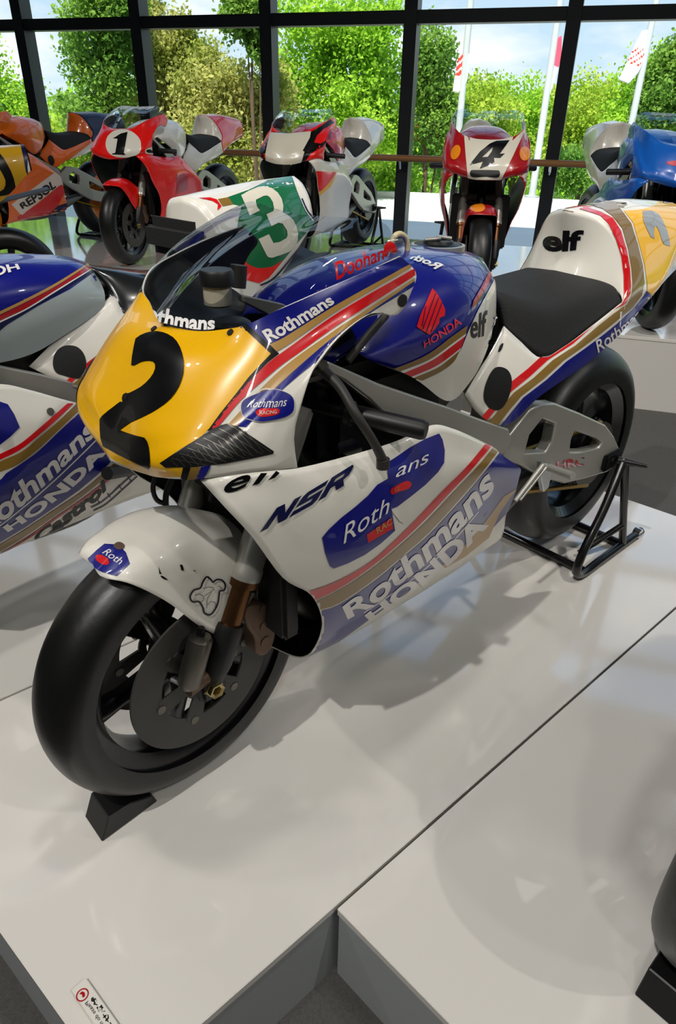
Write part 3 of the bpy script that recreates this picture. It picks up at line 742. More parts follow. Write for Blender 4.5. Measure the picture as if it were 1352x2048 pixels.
def wheel(fr, parent, name, org, Rr, hw, rimm, yaw=0.0, discs=2, disc_r=0.16, disc_y=0.072, spokes=5, ph=0.3, rimhw=None, hollow=False):
    o3 = Vector(org); M_ = Matrix.Rotation(yaw, 3, 'Z'); rr = 0.216; rh = rimhw or hw * 0.72
    prof = []
    for a in np.linspace(-90, 90, 17):
        t = radians(a); prof.append((Rr - hw * .82 + hw * .82 * cos(t) ** 0.9 if abs(a) < 90 else Rr - hw * .82, hw * sin(t)))
    prof = [(rr + .012, -rh)] + [(Rr - hw * 1.15, -hw * .97)] + prof + [(Rr - hw * 1.15, hw * .97), (rr + .012, rh), (rr + .004, rh * .9), (rr + .004, -rh * .9)]
    rp = [(rr + .014, -rh - .004), (rr + .014, -rh + .006), (rr - .010, -rh * .75), (rr - .018, 0), (rr - .010, rh * .75), (rr + .014, rh - .006), (rr + .014, rh + .004),
          (rr + .004, rh + .004), (rr - .022, rh * .72), (rr - .030, 0), (rr - .022, -rh * .72), (rr + .004, -rh - .004)]
    w = lathe(name, rp, rimm, parent, n=72, origin=o3, mtx=M_)
    ty = lathe('tyre', prof, RUBBER, w, n=96, origin=o3, mtx=M_, angle=50)
    lathe('hub', [(0.012, -.055), (.045, -.05), (.05, -.02), (.036, 0), (.05, .02), (.045, .05), (.012, .055)], rimm, w, n=32, origin=o3, mtx=M_)
    for k in range(spokes):
        a = ph + 2 * pi * k / spokes; bm = bmesh.new()
        secs = []
        for r, wd, th in ((.03, .034, .022), (.08, .022, .02), (.14, .017, .016), (.19, .022, .02), (rr - .012, .034, .026)):
            ring = []
            for (q, s) in ((-wd, -th * .6), (-wd * .6, -th), (wd * .6, -th), (wd, -th * .6), (wd, th * .6), (wd * .6, th), (-wd * .6, th), (-wd, th * .6)):
                p = M_ @ Vector((r * cos(a) - q * sin(a), s, r * sin(a) + q * cos(a))); ring.append(bm.verts.new(o3 + p))
            secs.append(ring)
        for A, B in zip(secs[:-1], secs[1:]):
            for j in range(8): bm.faces.new((A[j], A[(j + 1) % 8], B[(j + 1) % 8], B[j]))
        bm.faces.new(secs[0]); bm.faces.new(secs[-1][::-1]); bmesh.ops.recalc_face_normals(bm, faces=bm.faces)
        from_bm('spoke', bm, rimm, w, True, 45)
    for sgn in ((1, -1) if discs == 2 else (1,)) if discs else ():
        y = disc_y * sgn
        lathe('brake_disc', [(disc_r * .60, y - .0025), (disc_r, y - .0025), (disc_r, y + .0025), (disc_r * .60, y + .0025)], CARBON, w, n=64, origin=o3, mtx=M_)
        bm = bmesh.new()      # carrier: ring with arms
        lathe('x', [(.035, y - .002), (.052, y - .002), (.052, y + .003), (.035, y + .003)], None, None, n=32, origin=o3, mtx=M_, bm=bm)
        for k in range(6):
            a = ph + .3 + pi / 3 * k
            pts = [(.045, -.014), (disc_r * .63, -.02), (disc_r * .66, 0), (disc_r * .63, .02), (.045, .014)]
            for s_ in (0,):
                A_ = [bm.verts.new(o3 + M_ @ Vector((x * cos(a) - q * sin(a), y - .002, x * sin(a) + q * cos(a)))) for x, q in pts]
                B_ = [bm.verts.new(o3 + M_ @ Vector((x * cos(a) - q * sin(a), y + .0035, x * sin(a) + q * cos(a)))) for x, q in pts]
                bm.faces.new(A_); bm.faces.new(B_[::-1])
                for i in range(5): bm.faces.new((A_[i], A_[(i + 1) % 5], B_[(i + 1) % 5], B_[i]))
        bmesh.ops.recalc_face_normals(bm, faces=bm.faces)
        from_bm('disc_carrier', bm, CARBON, w)
        bm = bmesh.new()
        for k in range(6):
            a = ph + .3 + pi / 3 * k; c = Vector((disc_r * .64 * cos(a), y, disc_r * .64 * sin(a)))
            lathe('x', [(0, y - .004), (.009, y - .004), (.009, y + .005), (0, y + .005)], None, None, n=12, origin=o3 + M_ @ Vector((c.x, 0, c.z)), mtx=M_, bm=bm)
        bmesh.ops.recalc_face_normals(bm, faces=bm.faces); setp(from_bm('disc_bobbin', bm, ALUD, w), kind='stuff')
    return w

def front_end(fr, root, fender_m, steer, rimm=RIMB, R_=0.293, detail=True, tubem=ALU, warp=None, ph=0.0, spokes=5):
    w = wheel(fr, root, 'front_wheel', (0, 0, R_), R_, .064, rimm, steer, ph=ph, spokes=spokes)
    ax = lathe('axle_nut', [(.006, .118), (.010, .128), (.0165, .130), (.0165, .120), (.022, .118), (.022, .105), (.006, .105)], BRASS, w, n=6, origin=(0, 0, R_))
    lathe('axle', [(0, -.125), (.0125, -.125), (.0125, .118), (0, .118)], DARK, w, n=16, origin=(0, 0, R_))
    fk = None
    for s in (1, -1):
        y = .105 * s
        F_ = lambda z, dx=0: LL(-.45 * (z - R_) + dx, y, z)
        up = tube('fork_tube', [F_(.50), F_(.515), F_(.52), F_(.80)], [.030, .030, .0275, .0275], tubem, root, n=20)
        tube('fork_seal', [F_(.487), F_(.502)], [.029, .029], BRONZE, up, n=20)
        tube('stanchion', [F_(.40), F_(.49)], .021, BRONZE, up, n=18)
        tube('fork_leg', [F_(.415), F_(.405), F_(.34), F_(.30)], [.026, .028, .027, .02], CARBF, up, n=18)
        box('axle_clamp', (-.03, y - .018, R_ - .03), (.028, y + .014, R_ + .035), CARBF, up, .008)
        if detail:
            c = tube('damper_can', [LL(.045, y + .004, .325), LL(.045, y + .004, .33), LL(.012, y + .004, .415), LL(.011, y + .004, .42)], [.019, .0225, .0225, .018], ALUD, up, n=20)
            tube('can_bracket', [LL(-.02, y, .318), LL(.05, y, .318)], [.012, .02], HEAT, c, n=10)
            tube('can_stub', [LL(.010, y, .418), LL(.006, y, .436)], [.008, .006], DARK, c, n=10)
        # caliper on the rear of the leg
        cal = prism('brake_caliper', [smooth_loop([(-.085, .44), (-.12, .43), (-.152, .385), (-.155, .33), (-.135, .295), (-.11, .30), (-.105, .35), (-.09, .385)], 24)], y - .045 * s, y + .006 * s, HEAT, root, .006)
        for zz in (.41, .37, .33):
            lathe('piston_cap', [(0, .008 * s), (.012, .008 * s), (.012, .0), (0, 0)], HEAT, cal, n=14, origin=(-.128, y, zz))
        prism('caliper_bracket', [[(-.02, .335), (-.045, .41), (-.07, .455), (-.10, .47), (-.115, .455), (-.09, .43), (-.075, .39), (-.06, .33)]], y - .008, y + .004, ALUD, cal, .003)
        tube('brake_line', [LL(-.11, y, .45), LL(-.14, y * .9, .52), LL(-.15, y * .7, .62), LL(-.2, y * .4, .75)], .0045, RUB2, cal, n=6, seg=14)
    box('triple_clamp', (-.20, -.125, .60), (-.12, .125, .63), DARK, root, .01)
    tube('head_stock', [LL(-.12, 0, .60), LL(-.235, 0, .865)], .026, DARK, root, n=14)
    box('top_clamp', (-.275, -.13, .842), (-.215, .13, .862), ALUD, root, .008)
    obs = []
    fe = surf('front_fender', NET['fender'], fender_m, root, 20, 30, warp=warp); fr.objs.append(fe)
    return w, fe

def handlebar(root, s=1, lever=True):
    base = LL(-.235, .105 * s, .80)
    tube('clip_on', [base, LL(-.25, .16 * s, .80), LL(-.275, .225 * s, .80)], .011, DARK, root, n=12)
    g1, g2 = LL(-.262, .19 * s, .802), LL(-.318, .315 * s, .795)
    gr = tube('grip', [g1, g1.lerp(g2, .06), g1.lerp(g2, .07), g1.lerp(g2, .95), g2], [.022, .022, .0165, .0165, .014], CARBF, root, n=18)
    if lever:
        lv = tube('lever', [LL(-.225, .17 * s, .808), LL(-.205, .20 * s, .812), LL(-.205, .26 * s, .80), LL(-.235, .325 * s, .785)], [.009, .008, .0065, .006], RUB2, gr, n=10, seg=16)
        tube('lever_ball', [LL(-.233, .320 * s, .786), LL(-.237, .335 * s, .784)], [.009, .007], RUB2, gr, n=10)
        box('lever_perch', (-.255, .15 * s - .02, .795), (-.215, .15 * s + .02, .822), CARBF, gr, .006)
    return gr

def rear_stand(fr, root_label, group=None, axle=(-1.40, .345), s=1.0):
    t = thing('paddock_stand', root_label, 'stand', (fr.pos[0], fr.pos[1], fr.z), fr.head, fr.sc, group)
    ax, az = axle
    r = .0135
    for sd in (1, -1):
        y = .20 * sd
        tube('side_loop', [LL(ax - .03, y * .92, az + .005), LL(ax + .06, y, az - .12), LL(ax + .15, y * 1.02, .09), LL(ax + .165, y * 1.03, .035), LL(ax + .13, y * 1.04, .0145), LL(ax + .02, y * 1.04, .0145), LL(ax - .26, y * 1.04, .0145)], r, STANDM, t, n=12, seg=40)
        tube('rear_upright', [LL(ax - .035, y * .95, az - .01), LL(ax - .13, y * 1.04, .0145)], r * .9, STANDM, t, n=12)
        tube('brace', [LL(ax - .10, y * 1.02, .10), LL(ax + .03, y * .7, .0145)], r * .75, STANDM, t, n=10)
        tube('axle_hook', [LL(ax - .02, y * .86, az), LL(ax - .05, y * 1.25, az)], [.014, .007], STANDM, t, n=10)
        lathe('roller', [(0, -.012), (.017, -.012), (.017, .012), (0, .012)], CHROME, t, n=16, origin=(ax - .235, y * 1.04, .018))
    tube('cross_tube', [LL(ax + .11, -.2, .0145), LL(ax + .11, .2, .0145)], r, STANDM, t, n=12)
    tube('cross_tube', [LL(ax - .13, -.2, .0145), LL(ax - .13, .2, .0145)], r, STANDM, t, n=12)
    return t

def rear_end(fr, root, rimm=RIMB, detail=True):
    w = wheel(fr, root, 'rear_wheel', (-1.40, 0, .346), .319, .087, rimm, 0, discs=1, disc_r=.10, disc_y=-.075, ph=.5, rimhw=.07)
    # gull-wing swingarm, traced on its outer face
    outer = FM.xz([(1062,818),(1085,808),(1110,806),(1160,826),(1212,850),(1228,872),(1240,900),(1238,925),(1216,944),(1170,958),(1130,968),(1092,958),(1040,930),(1005,918),(1012,880)], .15)
    h1 = FM.xz([(1085,838),(1112,848),(1104,885),(1092,905),(1050,908),(1060,870)], .15)
    h2 = FM.xz([(1150,862),(1196,878),(1205,886),(1198,897),(1172,903),(1140,904),(1143,880)], .15)
    for s in (1, -1): sw = prism('swingarm', [outer, h1, h2], .115 * s, .15 * s, ALU, root, .005)
    box('swingarm_pivot', (-.80, -.14, .49), (-.74, .14, .57), ALUD, root, .01)
    tube('rear_axle', [LL(-1.40, -.17, .346), LL(-1.40, .17, .346)], .014, DARK, root, n=14)
    box('axle_block', (-1.45, .15, .32), (-1.36, .166, .375), DARK, root, .005)
    # chain and sprocket on the left
    lathe('sprocket', [(.03, .098), (.105, .098), (.105, .104), (.03, .104)], ALUD, root, n=42, origin=(-1.40, 0, .346))
    tube('chain', [LL(-1.40, .101, .452), LL(-.80, .095, .49), LL(-.76, .095, .45), LL(-.80, .095, .41), LL(-1.40, .101, .24)], .008, CHAIN, root, n=6)
    return w
def machine(fr, root, c, steer=0.0, detail=True, warp=None, netov=None, screen=True, skip=(), scm=None, ph=0.0):
    """body of a grand prix machine; c maps panel -> paint"""
    net = dict(NET); net.update(netov or {})
    g = fr.objs; out_ = {}
    nu = 44 if detail else 24
    front_end(fr, root, c['fender'], steer, c.get('rim', RIMB), detail=detail, warp=None, ph=ph)
    out_['fender'] = g[-1]
    for key, name, colk, a, b, mir in (('nose', 'upper_fairing', 'nose', nu + 10, nu, True), ('lower', 'lower_fairing', 'lower', nu + 10, nu, True), ('tank', 'fuel_tank', 'tank', 26, 34, True),
                                      ('side', 'seat_side_panel', 'tail', 26, 14, True), ('hump', 'tail_cowl', 'hump', 26, 26, True), ('face', 'seat_back_face', 'face', 24, 14, True)):
        if key in skip: continue
        o = surf(name, net[key], c.get(colk) or c['tail'], root, a, b, mir, .0035, warp, reg=g, inner=CARBF if key in ('nose', 'lower') else None); out_[key] = o
    if 'pad' not in skip:
        o = surf('seat_pad', net['pad'], c.get('pad') or SEATM, root, 22, 22, True, .02, warp, reg=g); out_['pad'] = o
    # close the tail
    if 'hump' not in skip:
        e = net['hump'][-1]; lp = [(p.y, p.z) for p in e]; bm = bmesh.new()
        vs = [bm.verts.new((e[0].x, y, z)) for y, z in lp] + [bm.verts.new((e[0].x, -y, z)) for y, z in lp[:0:-1]]
        bm.faces.new(vs); from_bm('tail_end_plate', bm, DARK, root)
        bm = bmesh.new()
        u0 = [LL(-.80, .10, .80), LL(-1.1, .12, .76), LL(-1.35, .12, .80), LL(-1.74, .075, .88)]
        r_ = [[p, LL(p.x, 0, p.z - .015)] for p in u0]
        surf('undertray', [[a_, b_] for a_, b_ in r_], CARBF, root, 6, 16, True, .004)
    if screen:
        if 'screen' in net:
            o = surf('windscreen', net['screen'], scm or SCREENC, root, 40, 26, True, 0.0, warp); out_['screen'] = o
    # frame spars, traced at their outer face
    sp = FM.xz([(655,722),(700,742),(760,768),(830,792),(900,815),(960,838),(1018,858),(1024,880),(1012,905),(990,925),(960,905),(900,885),(850,880),(800,860),(740,800),(690,762),(655,745)], .168)
    for s in (1, -1): prism('frame_spar', [sp], .142 * s, .168 * s, c.get('frame', ALU), root, .004)
    # engine and radiator seen through the gaps
    eng = box('engine_case', (-.72, -.14, .30), (-.30, .14, .60), DARK, root, .03)
    for k in range(2):
        for s in (1, -1): tube('cylinder', [LL(-.34 - .12 * k, .06 * s, .50), LL(-.20 - .12 * k, .07 * s, .70)], [.055, .05], DARK, eng, n=18)
    box('radiator', (-.17, -.17, .36), (-.13, .17, .66), CARBF, root, .008)
    box('airbox', (-.62, -.12, .62), (-.28, .12, .84), CARBF, root, .03)
    tube('expansion_chamber', [LL(-.2, .06, .42), LL(-.3, .07, .31), LL(-.55, .08, .29), LL(-.8, .09, .33), LL(-1.1, .1, .40)], [.022, .045, .06, .045, .018], ALUD, root, n=14, seg=24)
    for s in (1, -1): handlebar(root, s, detail and s < 0)
    box('dash_panel', (-.19, -.09, .90), (-.13, .09, .905), CARBF, root, .002)
    lathe('rev_counter', [(0, 0), (.035, 0), (.036, .025), (.028, .03), (0, .03)], CARBF, root, 'Z', 24, (-.165, 0, .905))
    rear_end(fr, root, c.get('rim', RIMB), detail)
    sub = box('subframe', (-1.1, -.06, .70), (-.68, .06, .74), ALUD, root, .01)
    out_['b'] = None
    return out_

# ================================================================== the yellow number 2 machine
K3 = lambda pts: K(150, 350, .51775, pts)        # crops used while measuring
K4 = lambda pts: K(180, 500, .28107, pts)
K6 = lambda pts: K(500, 800, .63018, pts)
K4b = lambda pts: K(500, 450, .63018, pts)
main = thing('racing_motorcycle', 'white, blue and red racing motorcycle with yellow front plate number 2, nearest in the middle', 'motorcycle', (FM.pos[0], FM.pos[1], 0), FM.head)
mo = machine(FM, main, dict(nose=WHITE, lower=WHITE, tank=BLUE, tail=WHITE, fender=WHITE), steer=radians(4.5), scm=SCREEN, ph=radians(212))
bU = FM.bvh([mo['nose']]); bL = FM.bvh([mo['lower']]); bT = FM.bvh([mo['tank']]); bF = FM.bvh([mo['fender']]); bA = FM.bvh([mo['side'], mo['hump'], mo['face']]); bS = FM.bvh([mo['screen']])
U_, L_, T_, Fd, Hm, Sd, Fc_, Scr = mo['nose'], mo['lower'], mo['tank'], mo['fender'], mo['hump'], mo['side'], mo['face'], mo['screen']
def D(b, loops, m, name, par, k=1, mirror=False, grid=8.0, fr=FM, label=None):
    fl = flat_from_loops([loops] if isinstance(loops[0][0], (tuple, list)) else [[loops]])
    o = decal(fr, b, fl, m, name, par, .0007 * k / fr.sc, grid, mirror)
    if o is not None and label: o['label'] = label
    return o
def DT(b, s, bottom, top, m, par, k=3, bold=.02, shear=0.0, space=1.0, fr=FM, grid=8.0):
    o = decal(fr, b, text_px(s, bottom, top, bold, shear, space), m, 'lettering', par, .0007 * k / fr.sc, grid)
    return o
# nose plate
yel = K4([(500,515),(640,560),(780,576),(900,568),(1000,548),(1075,538),(1287,738),(1200,830),(1130,905),(1050,1010),(990,1085),(930,1160),(850,1270),(790,1330),(640,1420),(500,1515),(540,1545),(665,1545),(650,1612),(480,1620),(300,1560),(150,1480),(40,1330),(20,1150),(60,800),(150,620),(330,400),(365,460),(420,500)])
D(bU, yel, YELLOW, 'number_plate', U_, 1, True)
D(bU, K4([(1075,536),(1110,520),(1345,738),(1265,800),(1190,880),(1120,955),(1060,1030),(960,1150),(875,1275),(830,1290),(790,1330),(850,1270),(930,1160),(990,1085),(1050,1010),(1130,905),(1200,830),(1287,738)]), BLACK, 'plate_border', U_, 2, True)
D(bU, smooth_loop(K4([(330,635),(400,597),(480,583),(560,605),(620,655),(660,740),(673,830),(657,930),(612,1020),(540,1095),(440,1160),(320,1215)]), None)[:0] or
  K4([(330,635),(362,612),(400,596),(440,586),(480,583),(522,590),(560,605),(595,627),(622,655),(645,695),(661,740),(671,785),(673,830),(670,880),(657,930),(638,977),(612,1020),(580,1060),(540,1095),(490,1130),(440,1160),(370,1195),(300,1225),(218,1282),(265,1300),(330,1320),(395,1335),(413,1360),(425,1400),(432,1450),(434,1500),(426,1558),(330,1512),(200,1450),(100,1395),(82,1340),(76,1270),(76,1205),(92,1182),(130,1150),(180,1112),(222,1080),(238,1085),(234,1055),(242,1030),(262,1018),(276,1022),(290,1018),(330,998),(370,975),(405,946),(435,914),(458,880),(471,845),(470,815),(455,797),(430,790),(400,791),(370,797),(340,812),(318,824),(300,822),(306,760),(318,690)]), BLACK, 'number', U_, 3)
# arm stripes
bt_u, bt_l = K3([(672,575),(800,515),(1000,428),(1275,312)]), K3([(752,655),(800,632),(1000,506),(1290,345)])
D(bU, ribbon([(480, 655), (497, 640)] + bt_u[1:-1] + [(830, 500)], [(541, 692)] + bt_l[1:-1] + [(836, 520)], smooth=False), BLUE, 'blue_stripe', U_, 1, True)
D(bU, ribbon(K3([(752,655),(800,632),(1000,506),(1290,345)]), K3([(778,682),(812,662),(1000,531),(1300,355)])), SAND, 'gold_stripe', U_, 2, True)
D(bU, ribbon(K3([(525,982),(560,935),(600,880),(700,770),(760,715),(830,664),(1000,541),(1310,360)]), K3([(548,980),(590,930),(640,872),(720,800),(800,733),(870,684),(1000,590),(1312,387)])), RED, 'red_stripe', U_, 2, True)
D(bU, ribbon(K3([(585,972),(700,845),(800,748),(1000,603),(1308,399)]), K3([(628,972),(730,868),(830,772),(1000,626),(1310,408)])), SAND, 'gold_stripe', U_, 2, True)
D(bU, ribbon(K3([(628,972),(730,868),(850,755),(1000,627),(1310,409)]), K3([(662,975),(780,850),(870,770),(985,680),(1062,600),(1130,540),(1312,427)])), BLUE, 'blue_stripe', U_, 1.6, True)
D(bU, [(x, y) for x, y in smooth_loop([(795,598),(803,588),(812,592),(812,606),(804,614),(796,610)], 18)], CARBF, 'vent_hole', U_, 2, True)
# mesh duct
duct = K4([(500,1515),(640,1428),(790,1330),(870,1275),(930,1248),(975,1237),(1050,1258),(1110,1300),(1200,1360),(1305,1430),(1300,1448),(1150,1480),(960,1515),(760,1538),(540,1545)])
D(bU, duct, CARBF, 'intake_duct', U_, 2.5, True)
import itertools
dm = []
for k in range(9):
    a = (326 + 0 * k, 932 - 0 * k); t = k / 8.0
    p = np.array([330, 926]) * (1 - t) + np.array([455, 848]) * t; q = np.array([400, 934]) * (1 - t) + np.array([540, 903]) * t
    n_ = np.array([q[1] - p[1], -(q[0] - p[0])]); n_ = n_ / np.linalg.norm(n_) * .8
    if k: dm.append([[tuple(p + n_), tuple(q + n_), tuple(q - n_), tuple(p - n_)]])
for k in range(1, 16):
    t = k / 16.0
    p = np.array([335, 924]) * (1 - t) + np.array([500, 858]) * t; q = np.array([345, 933]) * (1 - t) + np.array([538, 902]) * t
    q = q if t > .3 else np.array([345 + t * 220, 933 - t * 10])
    n_ = np.array([q[1] - p[1], -(q[0] - p[0])]); n_ = n_ / np.linalg.norm(n_) * .8
    dm.append([[tuple(p + n_), tuple(q + n_), tuple(q - n_), tuple(p - n_)]])
setp(decal(FM, bU, flat_from_loops(dm), ALUD, 'duct_mesh', U_, .0030, 10), kind='stuff')
# lower edge bands of the nose
D(bU, K4([(665,1545),(720,1545),(690,1640),(648,1620)]), BLACK, 'plate_border', U_, 2.2, True)
D(bU, K4([(720,1545),(795,1541),(755,1640),(690,1640)]), GOLD, 'gold_stripe', U_, 2.2, True)
D(bU, K4([(795,1541),(862,1530),(800,1650),(740,1650)]), BLUE, 'blue_stripe', U_, 2.2, True)
# lettering on the nose
DT(bU, 'Rothmans', K3([(752,652),(880,575),(1003,495)]), K3([(722,605),(850,530),(975,462)]), LETTER, U_, 3, .03)
DT(bS, 'Rothmans', [(277,628), (300,648), (350,660), (400,665), (431,661)], [(285,594), (310,610), (350,622), (395,630), (432,634)], LETTER, Scr, 3, .035)
DT(bS, 'Doohan', K3([(1008,408),(1085,372),(1195,322)]), K3([(992,345),(1080,310),(1185,275)]), RED, Scr, 3, .02, .25)
DT(bS, 'and', K3([(925,470),(968,455)]), K3([(930,440),(970,425)]), SAND, Scr, 3, .0, .3)
D(bS, smooth_loop([(765,503),(770,488),(780,484),(790,492),(792,503),(784,505),(778,502),(772,512),(766,512)], 30), RED, 'sticker', Scr, 3)
# oval sticker on the nose
ov = smooth_loop([(484,806),(492,798),(530,783),(555,781),(583,793),(587,812),(582,826),(550,839),(520,843),(490,836),(483,822)], 44)
D(bU, smooth_loop([(512,795),(518,782),(535,777),(548,784),(552,795),(530,799)], 24), CREAM, 'sticker_crown', U_, 3)
D(bU, smooth_loop([(517,792),(521,783),(535,780),(545,785),(548,793),(531,795)], 24), HEAT, 'sticker_crown', U_, 3.5)
D(bU, smooth_loop([(x - 534 + 534 + (x - 534) * .03, y + (y - 812) * .04) for x, y in ov], 44), CREAM, 'sticker', U_, 3)
D(bU, ov, BLUE, 'sticker', U_, 4)
DT(bU, 'Rothmans', [(494,816), (530,817), (572,812)], [(498,803), (530,800), (573,795)], LETTER, U_, 5, .0, .35)
D(bU, smooth_loop([(514,826),(520,821),(552,817),(558,820),(556,827),(550,830),(520,834),(514,831)], 28), RED, 'sticker', U_, 5)
DT(bU, 'RACING', [(520,831), (552,827)], [(521,824), (552,820)], CREAM, U_, 6, .0)
for u, v in ((309, 659), (462, 666), (254, 794)):
    h = FM.cast(bU, u, v)
    if h: 
        o = tube('fastener', [h[0] - h[1] * .003, h[0] + h[1] * .003], .0055, CARBF, U_, n=12)
# ---- lower fairing livery
K7 = lambda pts: K(620, 820, .31065, pts)
lr_u, lr_l = K7([(-10,1166),(100,1130),(250,1060),(400,965),(550,830),(700,680),(850,520),(1000,370),(1125,220)]), K7([(0,1228),(30,1220),(150,1165),(290,1080),(440,970),(590,842),(740,700),(890,540),(1040,380),(1168,230)])
D(bL, ribbon(lr_u, lr_l), RED, 'red_stripe', L_, 2, True)
lg_u, lg_l = K7([(0,1238),(40,1228),(155,1175),(295,1091),(447,981),(598,853),(750,712),(900,551),(1050,392),(1176,240)]), K7([(20,1290),(60,1282),(150,1258),(300,1168),(450,1058),(600,930),(750,800),(900,640),(1050,470),(1225,245)])
D(bL, ribbon(lg_u, lg_l), GOLD, 'gold_stripe', L_, 2, True)
lb_u = K7([(20,1302),(62,1294),(155,1268),(306,1178),(457,1068),(608,940),(758,810),(908,650),(1058,480),(1240,245)])
D(bL, [tuple(p) for p in cat_rom(lb_u, 28)] + K6([(870,180),(880,240),(840,330),(730,450),(560,560),(400,680),(250,790),(150,860),(40,870)]), BLUE, 'blue_flank', L_, 1.4, True, 5.0)
D(bL, K7([(1245,555),(1160,670),(1090,765),(960,905),(820,1025),(880,1010),(1000,940),(1150,820),(1220,660),(1330,500)]), SAND, 'gold_stripe', L_, 2, True)
D(bL, ribbon(K7([(345,1300),(620,1110),(800,960),(960,790),(1080,650)]), K7([(345,1307),(622,1117),(803,967),(964,797),(1085,655)])), LETTER, 'thin_line', L_, 2)
DT(bL, 'Rothmans', K7([(240,1345),(440,1235),(560,1130),(720,1010),(880,850),(1010,720),(1190,505)]), K7([(203,1262),(390,1115),(500,1022),(650,890),(800,735),(930,600),(1128,340)]), LETTER, L_, 3, .03, 0, 1.0)
DT(bL, 'HONDA', K7([(380,1352),(620,1200),(800,1075),(990,905),(1150,740)]), K7([(345,1318),(580,1130),(750,985),(880,850),(1080,670)]), LETTER, L_, 3, .05, 0, 1.05)
GL = {'N': [[(0,0),(0,1),(.32,1),(.70,.42),(.70,1),(1,1),(1,0),(.68,0),(.30,.58),(.30,0)]],
      'S': [[(0,0),(.88,0),(1,.14),(1,.60),(.32,.60),(.32,.74),(1,.74),(1,1),(.12,1),(0,.86),(0,.40),(.68,.40),(.68,.26),(0,.26)]],
      'R': [[(0,0),(0,1),(.88,1),(1,.86),(1,.48),(.80,.40),(1.02,0),(.70,0),(.50,.36),(.30,.36),(.30,0)], [(.30,.60),(.30,.76),(.70,.76),(.70,.60)]]}
def blocks(word, bottom, top, shear=.25, gap=.12):
    """block letters as polygons mapped on a strip"""
    n = len(word); w = 1.0 / (n + (n - 1) * gap + shear); sh = []
    B = cat_rom(bottom, 33); T = cat_rom(top, 33)
    def at(P, t): t = min(max(t, 0), 1) * 32; q = min(int(t), 31); return P[q] + (P[q + 1] - P[q]) * (t - q)
    for k, ch_ in enumerate(word):
        x0 = k * (1 + gap) * w
        sh.append([[tuple(at(B, x0 + (x + shear * y) * w) * (1 - y) + at(T, x0 + (x + shear * y) * w) * y) for x, y in lp] for lp in GL[ch_]])
    return flat_from_loops(sh)
decal(FM, bL, blocks('NSR', K6([(30,418),(150,357),(318,258)]), K6([(60,352),(180,292),(332,200)]), .3), NAVY, 'lettering', L_, .0021, 8)
DT(bL, 'elf', [(448,988), (520,966), (585,940)], [(450,948), (520,930), (598,925)], BLACK, L_, 3, .02, .3, 1.15)
K7 = lambda pts: K(620, 820, .31065, pts)
stL = K7([(75,820),(120,765),(200,690),(290,620),(370,550),(430,480),(500,440),(512,520),(522,640),(545,775),(450,860),(350,930),(240,985),(150,1018),(125,1000),(95,920)])
stR = K7([(490,340),(540,310),(640,240),(740,185),(828,150),(850,190),(864,260),(860,340),(820,400),(740,480),(640,560),(560,620),(522,634),(512,520),(500,430)])
D(bL, stL, BLUE, 'sticker', L_, 2); D(bL, stR, BLUE, 'sticker', L_, 2)
D(bL, K7([(522,642),(590,610),(612,690),(598,724),(575,715),(530,660)]), WHITE, 'sticker', L_, 3)
DT(bL, 'Roth', K7([(210,860),(340,770),(510,650)]), K7([(190,760),(330,660),(500,555)]), LETTER, L_, 4, .0, .35)
DT(bL, 'ans', K7([(545,435),(650,390),(770,325)]), K7([(545,375),(650,335),(755,280)]), LETTER, L_, 4, .0, .35)
D(bL, K7([(360,800),(520,690),(530,760),(370,852)]), RED, 'sticker', L_, 3); DT(bL, 'RAC', K7([(425,795),(525,725)]), K7([(415,755),(515,690)]), SAND, L_, 5, .01)
D(bL, smooth_loop(K7([(515,510),(560,480),(620,455),(648,470),(635,500),(580,520),(520,540)]), 30), RED, 'sticker', L_, 3); DT(bL, 'G', K7([(535,525),(565,515)]), K7([(535,500),(565,490)]), SAND, L_, 5, .01)
# ---- tank livery
D(bT, K4b([(500,480),(520,492),(575,462),(640,428),(668,395),(692,335),(722,270),(765,190),(800,120),(900,200),(800,500),(620,600),(480,520)]), WHITE, 'tank_skirt', T_, 2, True)
D(bT, ribbon(K4b([(455,455),(560,410),(640,352),(688,318)]), K4b([(475,463),(570,424),(640,375),(682,345)])), GOLD, 'gold_stripe', T_, 3, True)
D(bT, ribbon(K4b([(486,468),(575,428),(640,382),(680,352)]), K4b([(510,480),(590,445),(640,410),(668,388)])), RED, 'red_stripe', T_, 3, True)
D(bT, ribbon(K4b([(475,463),(570,424),(640,375),(684,343)]), K4b([(486,468),(575,428),(640,382),(680,352)])), LETTER, 'thin_line', T_, 3.2, True)
D(bT, ribbon(K4b([(510,480),(590,445),(640,410),(668,388)]), K4b([(516,484),(594,450),(640,416),(664,396)])), LETTER, 'thin_line', T_, 3.2, True)
D(bT, ribbon(K4b([(516,484),(594,450),(640,416),(664,396)]), K4b([(545,492),(610,460),(645,432),(660,405)])), GOLD, 'gold_stripe', T_, 3, True)
K8 = lambda pts: K(780, 460, .2071, pts)
wing = K8([(403,568),(450,620),(490,690),(525,770),(520,830),(470,850),(465,900),(420,960),(375,1012),(320,980),(250,935),(280,840),(330,730),(365,650)])
D(bT, wing, RED, 'wing_emblem', T_, 3)
for a, b in (((432,615),(305,960)), ((462,655),(340,985)), ((492,705),(385,985)), ((335,740),(300,930))):
    a, b = np.array(a), np.array(b); n_ = np.array([b[1] - a[1], a[0] - b[0]]); n_ = n_ / np.linalg.norm(n_) * 4
    D(bT, K8([tuple(a + n_), tuple(b + n_), tuple(b - n_), tuple(a - n_)]), NAVY, 'wing_line', T_, 4)
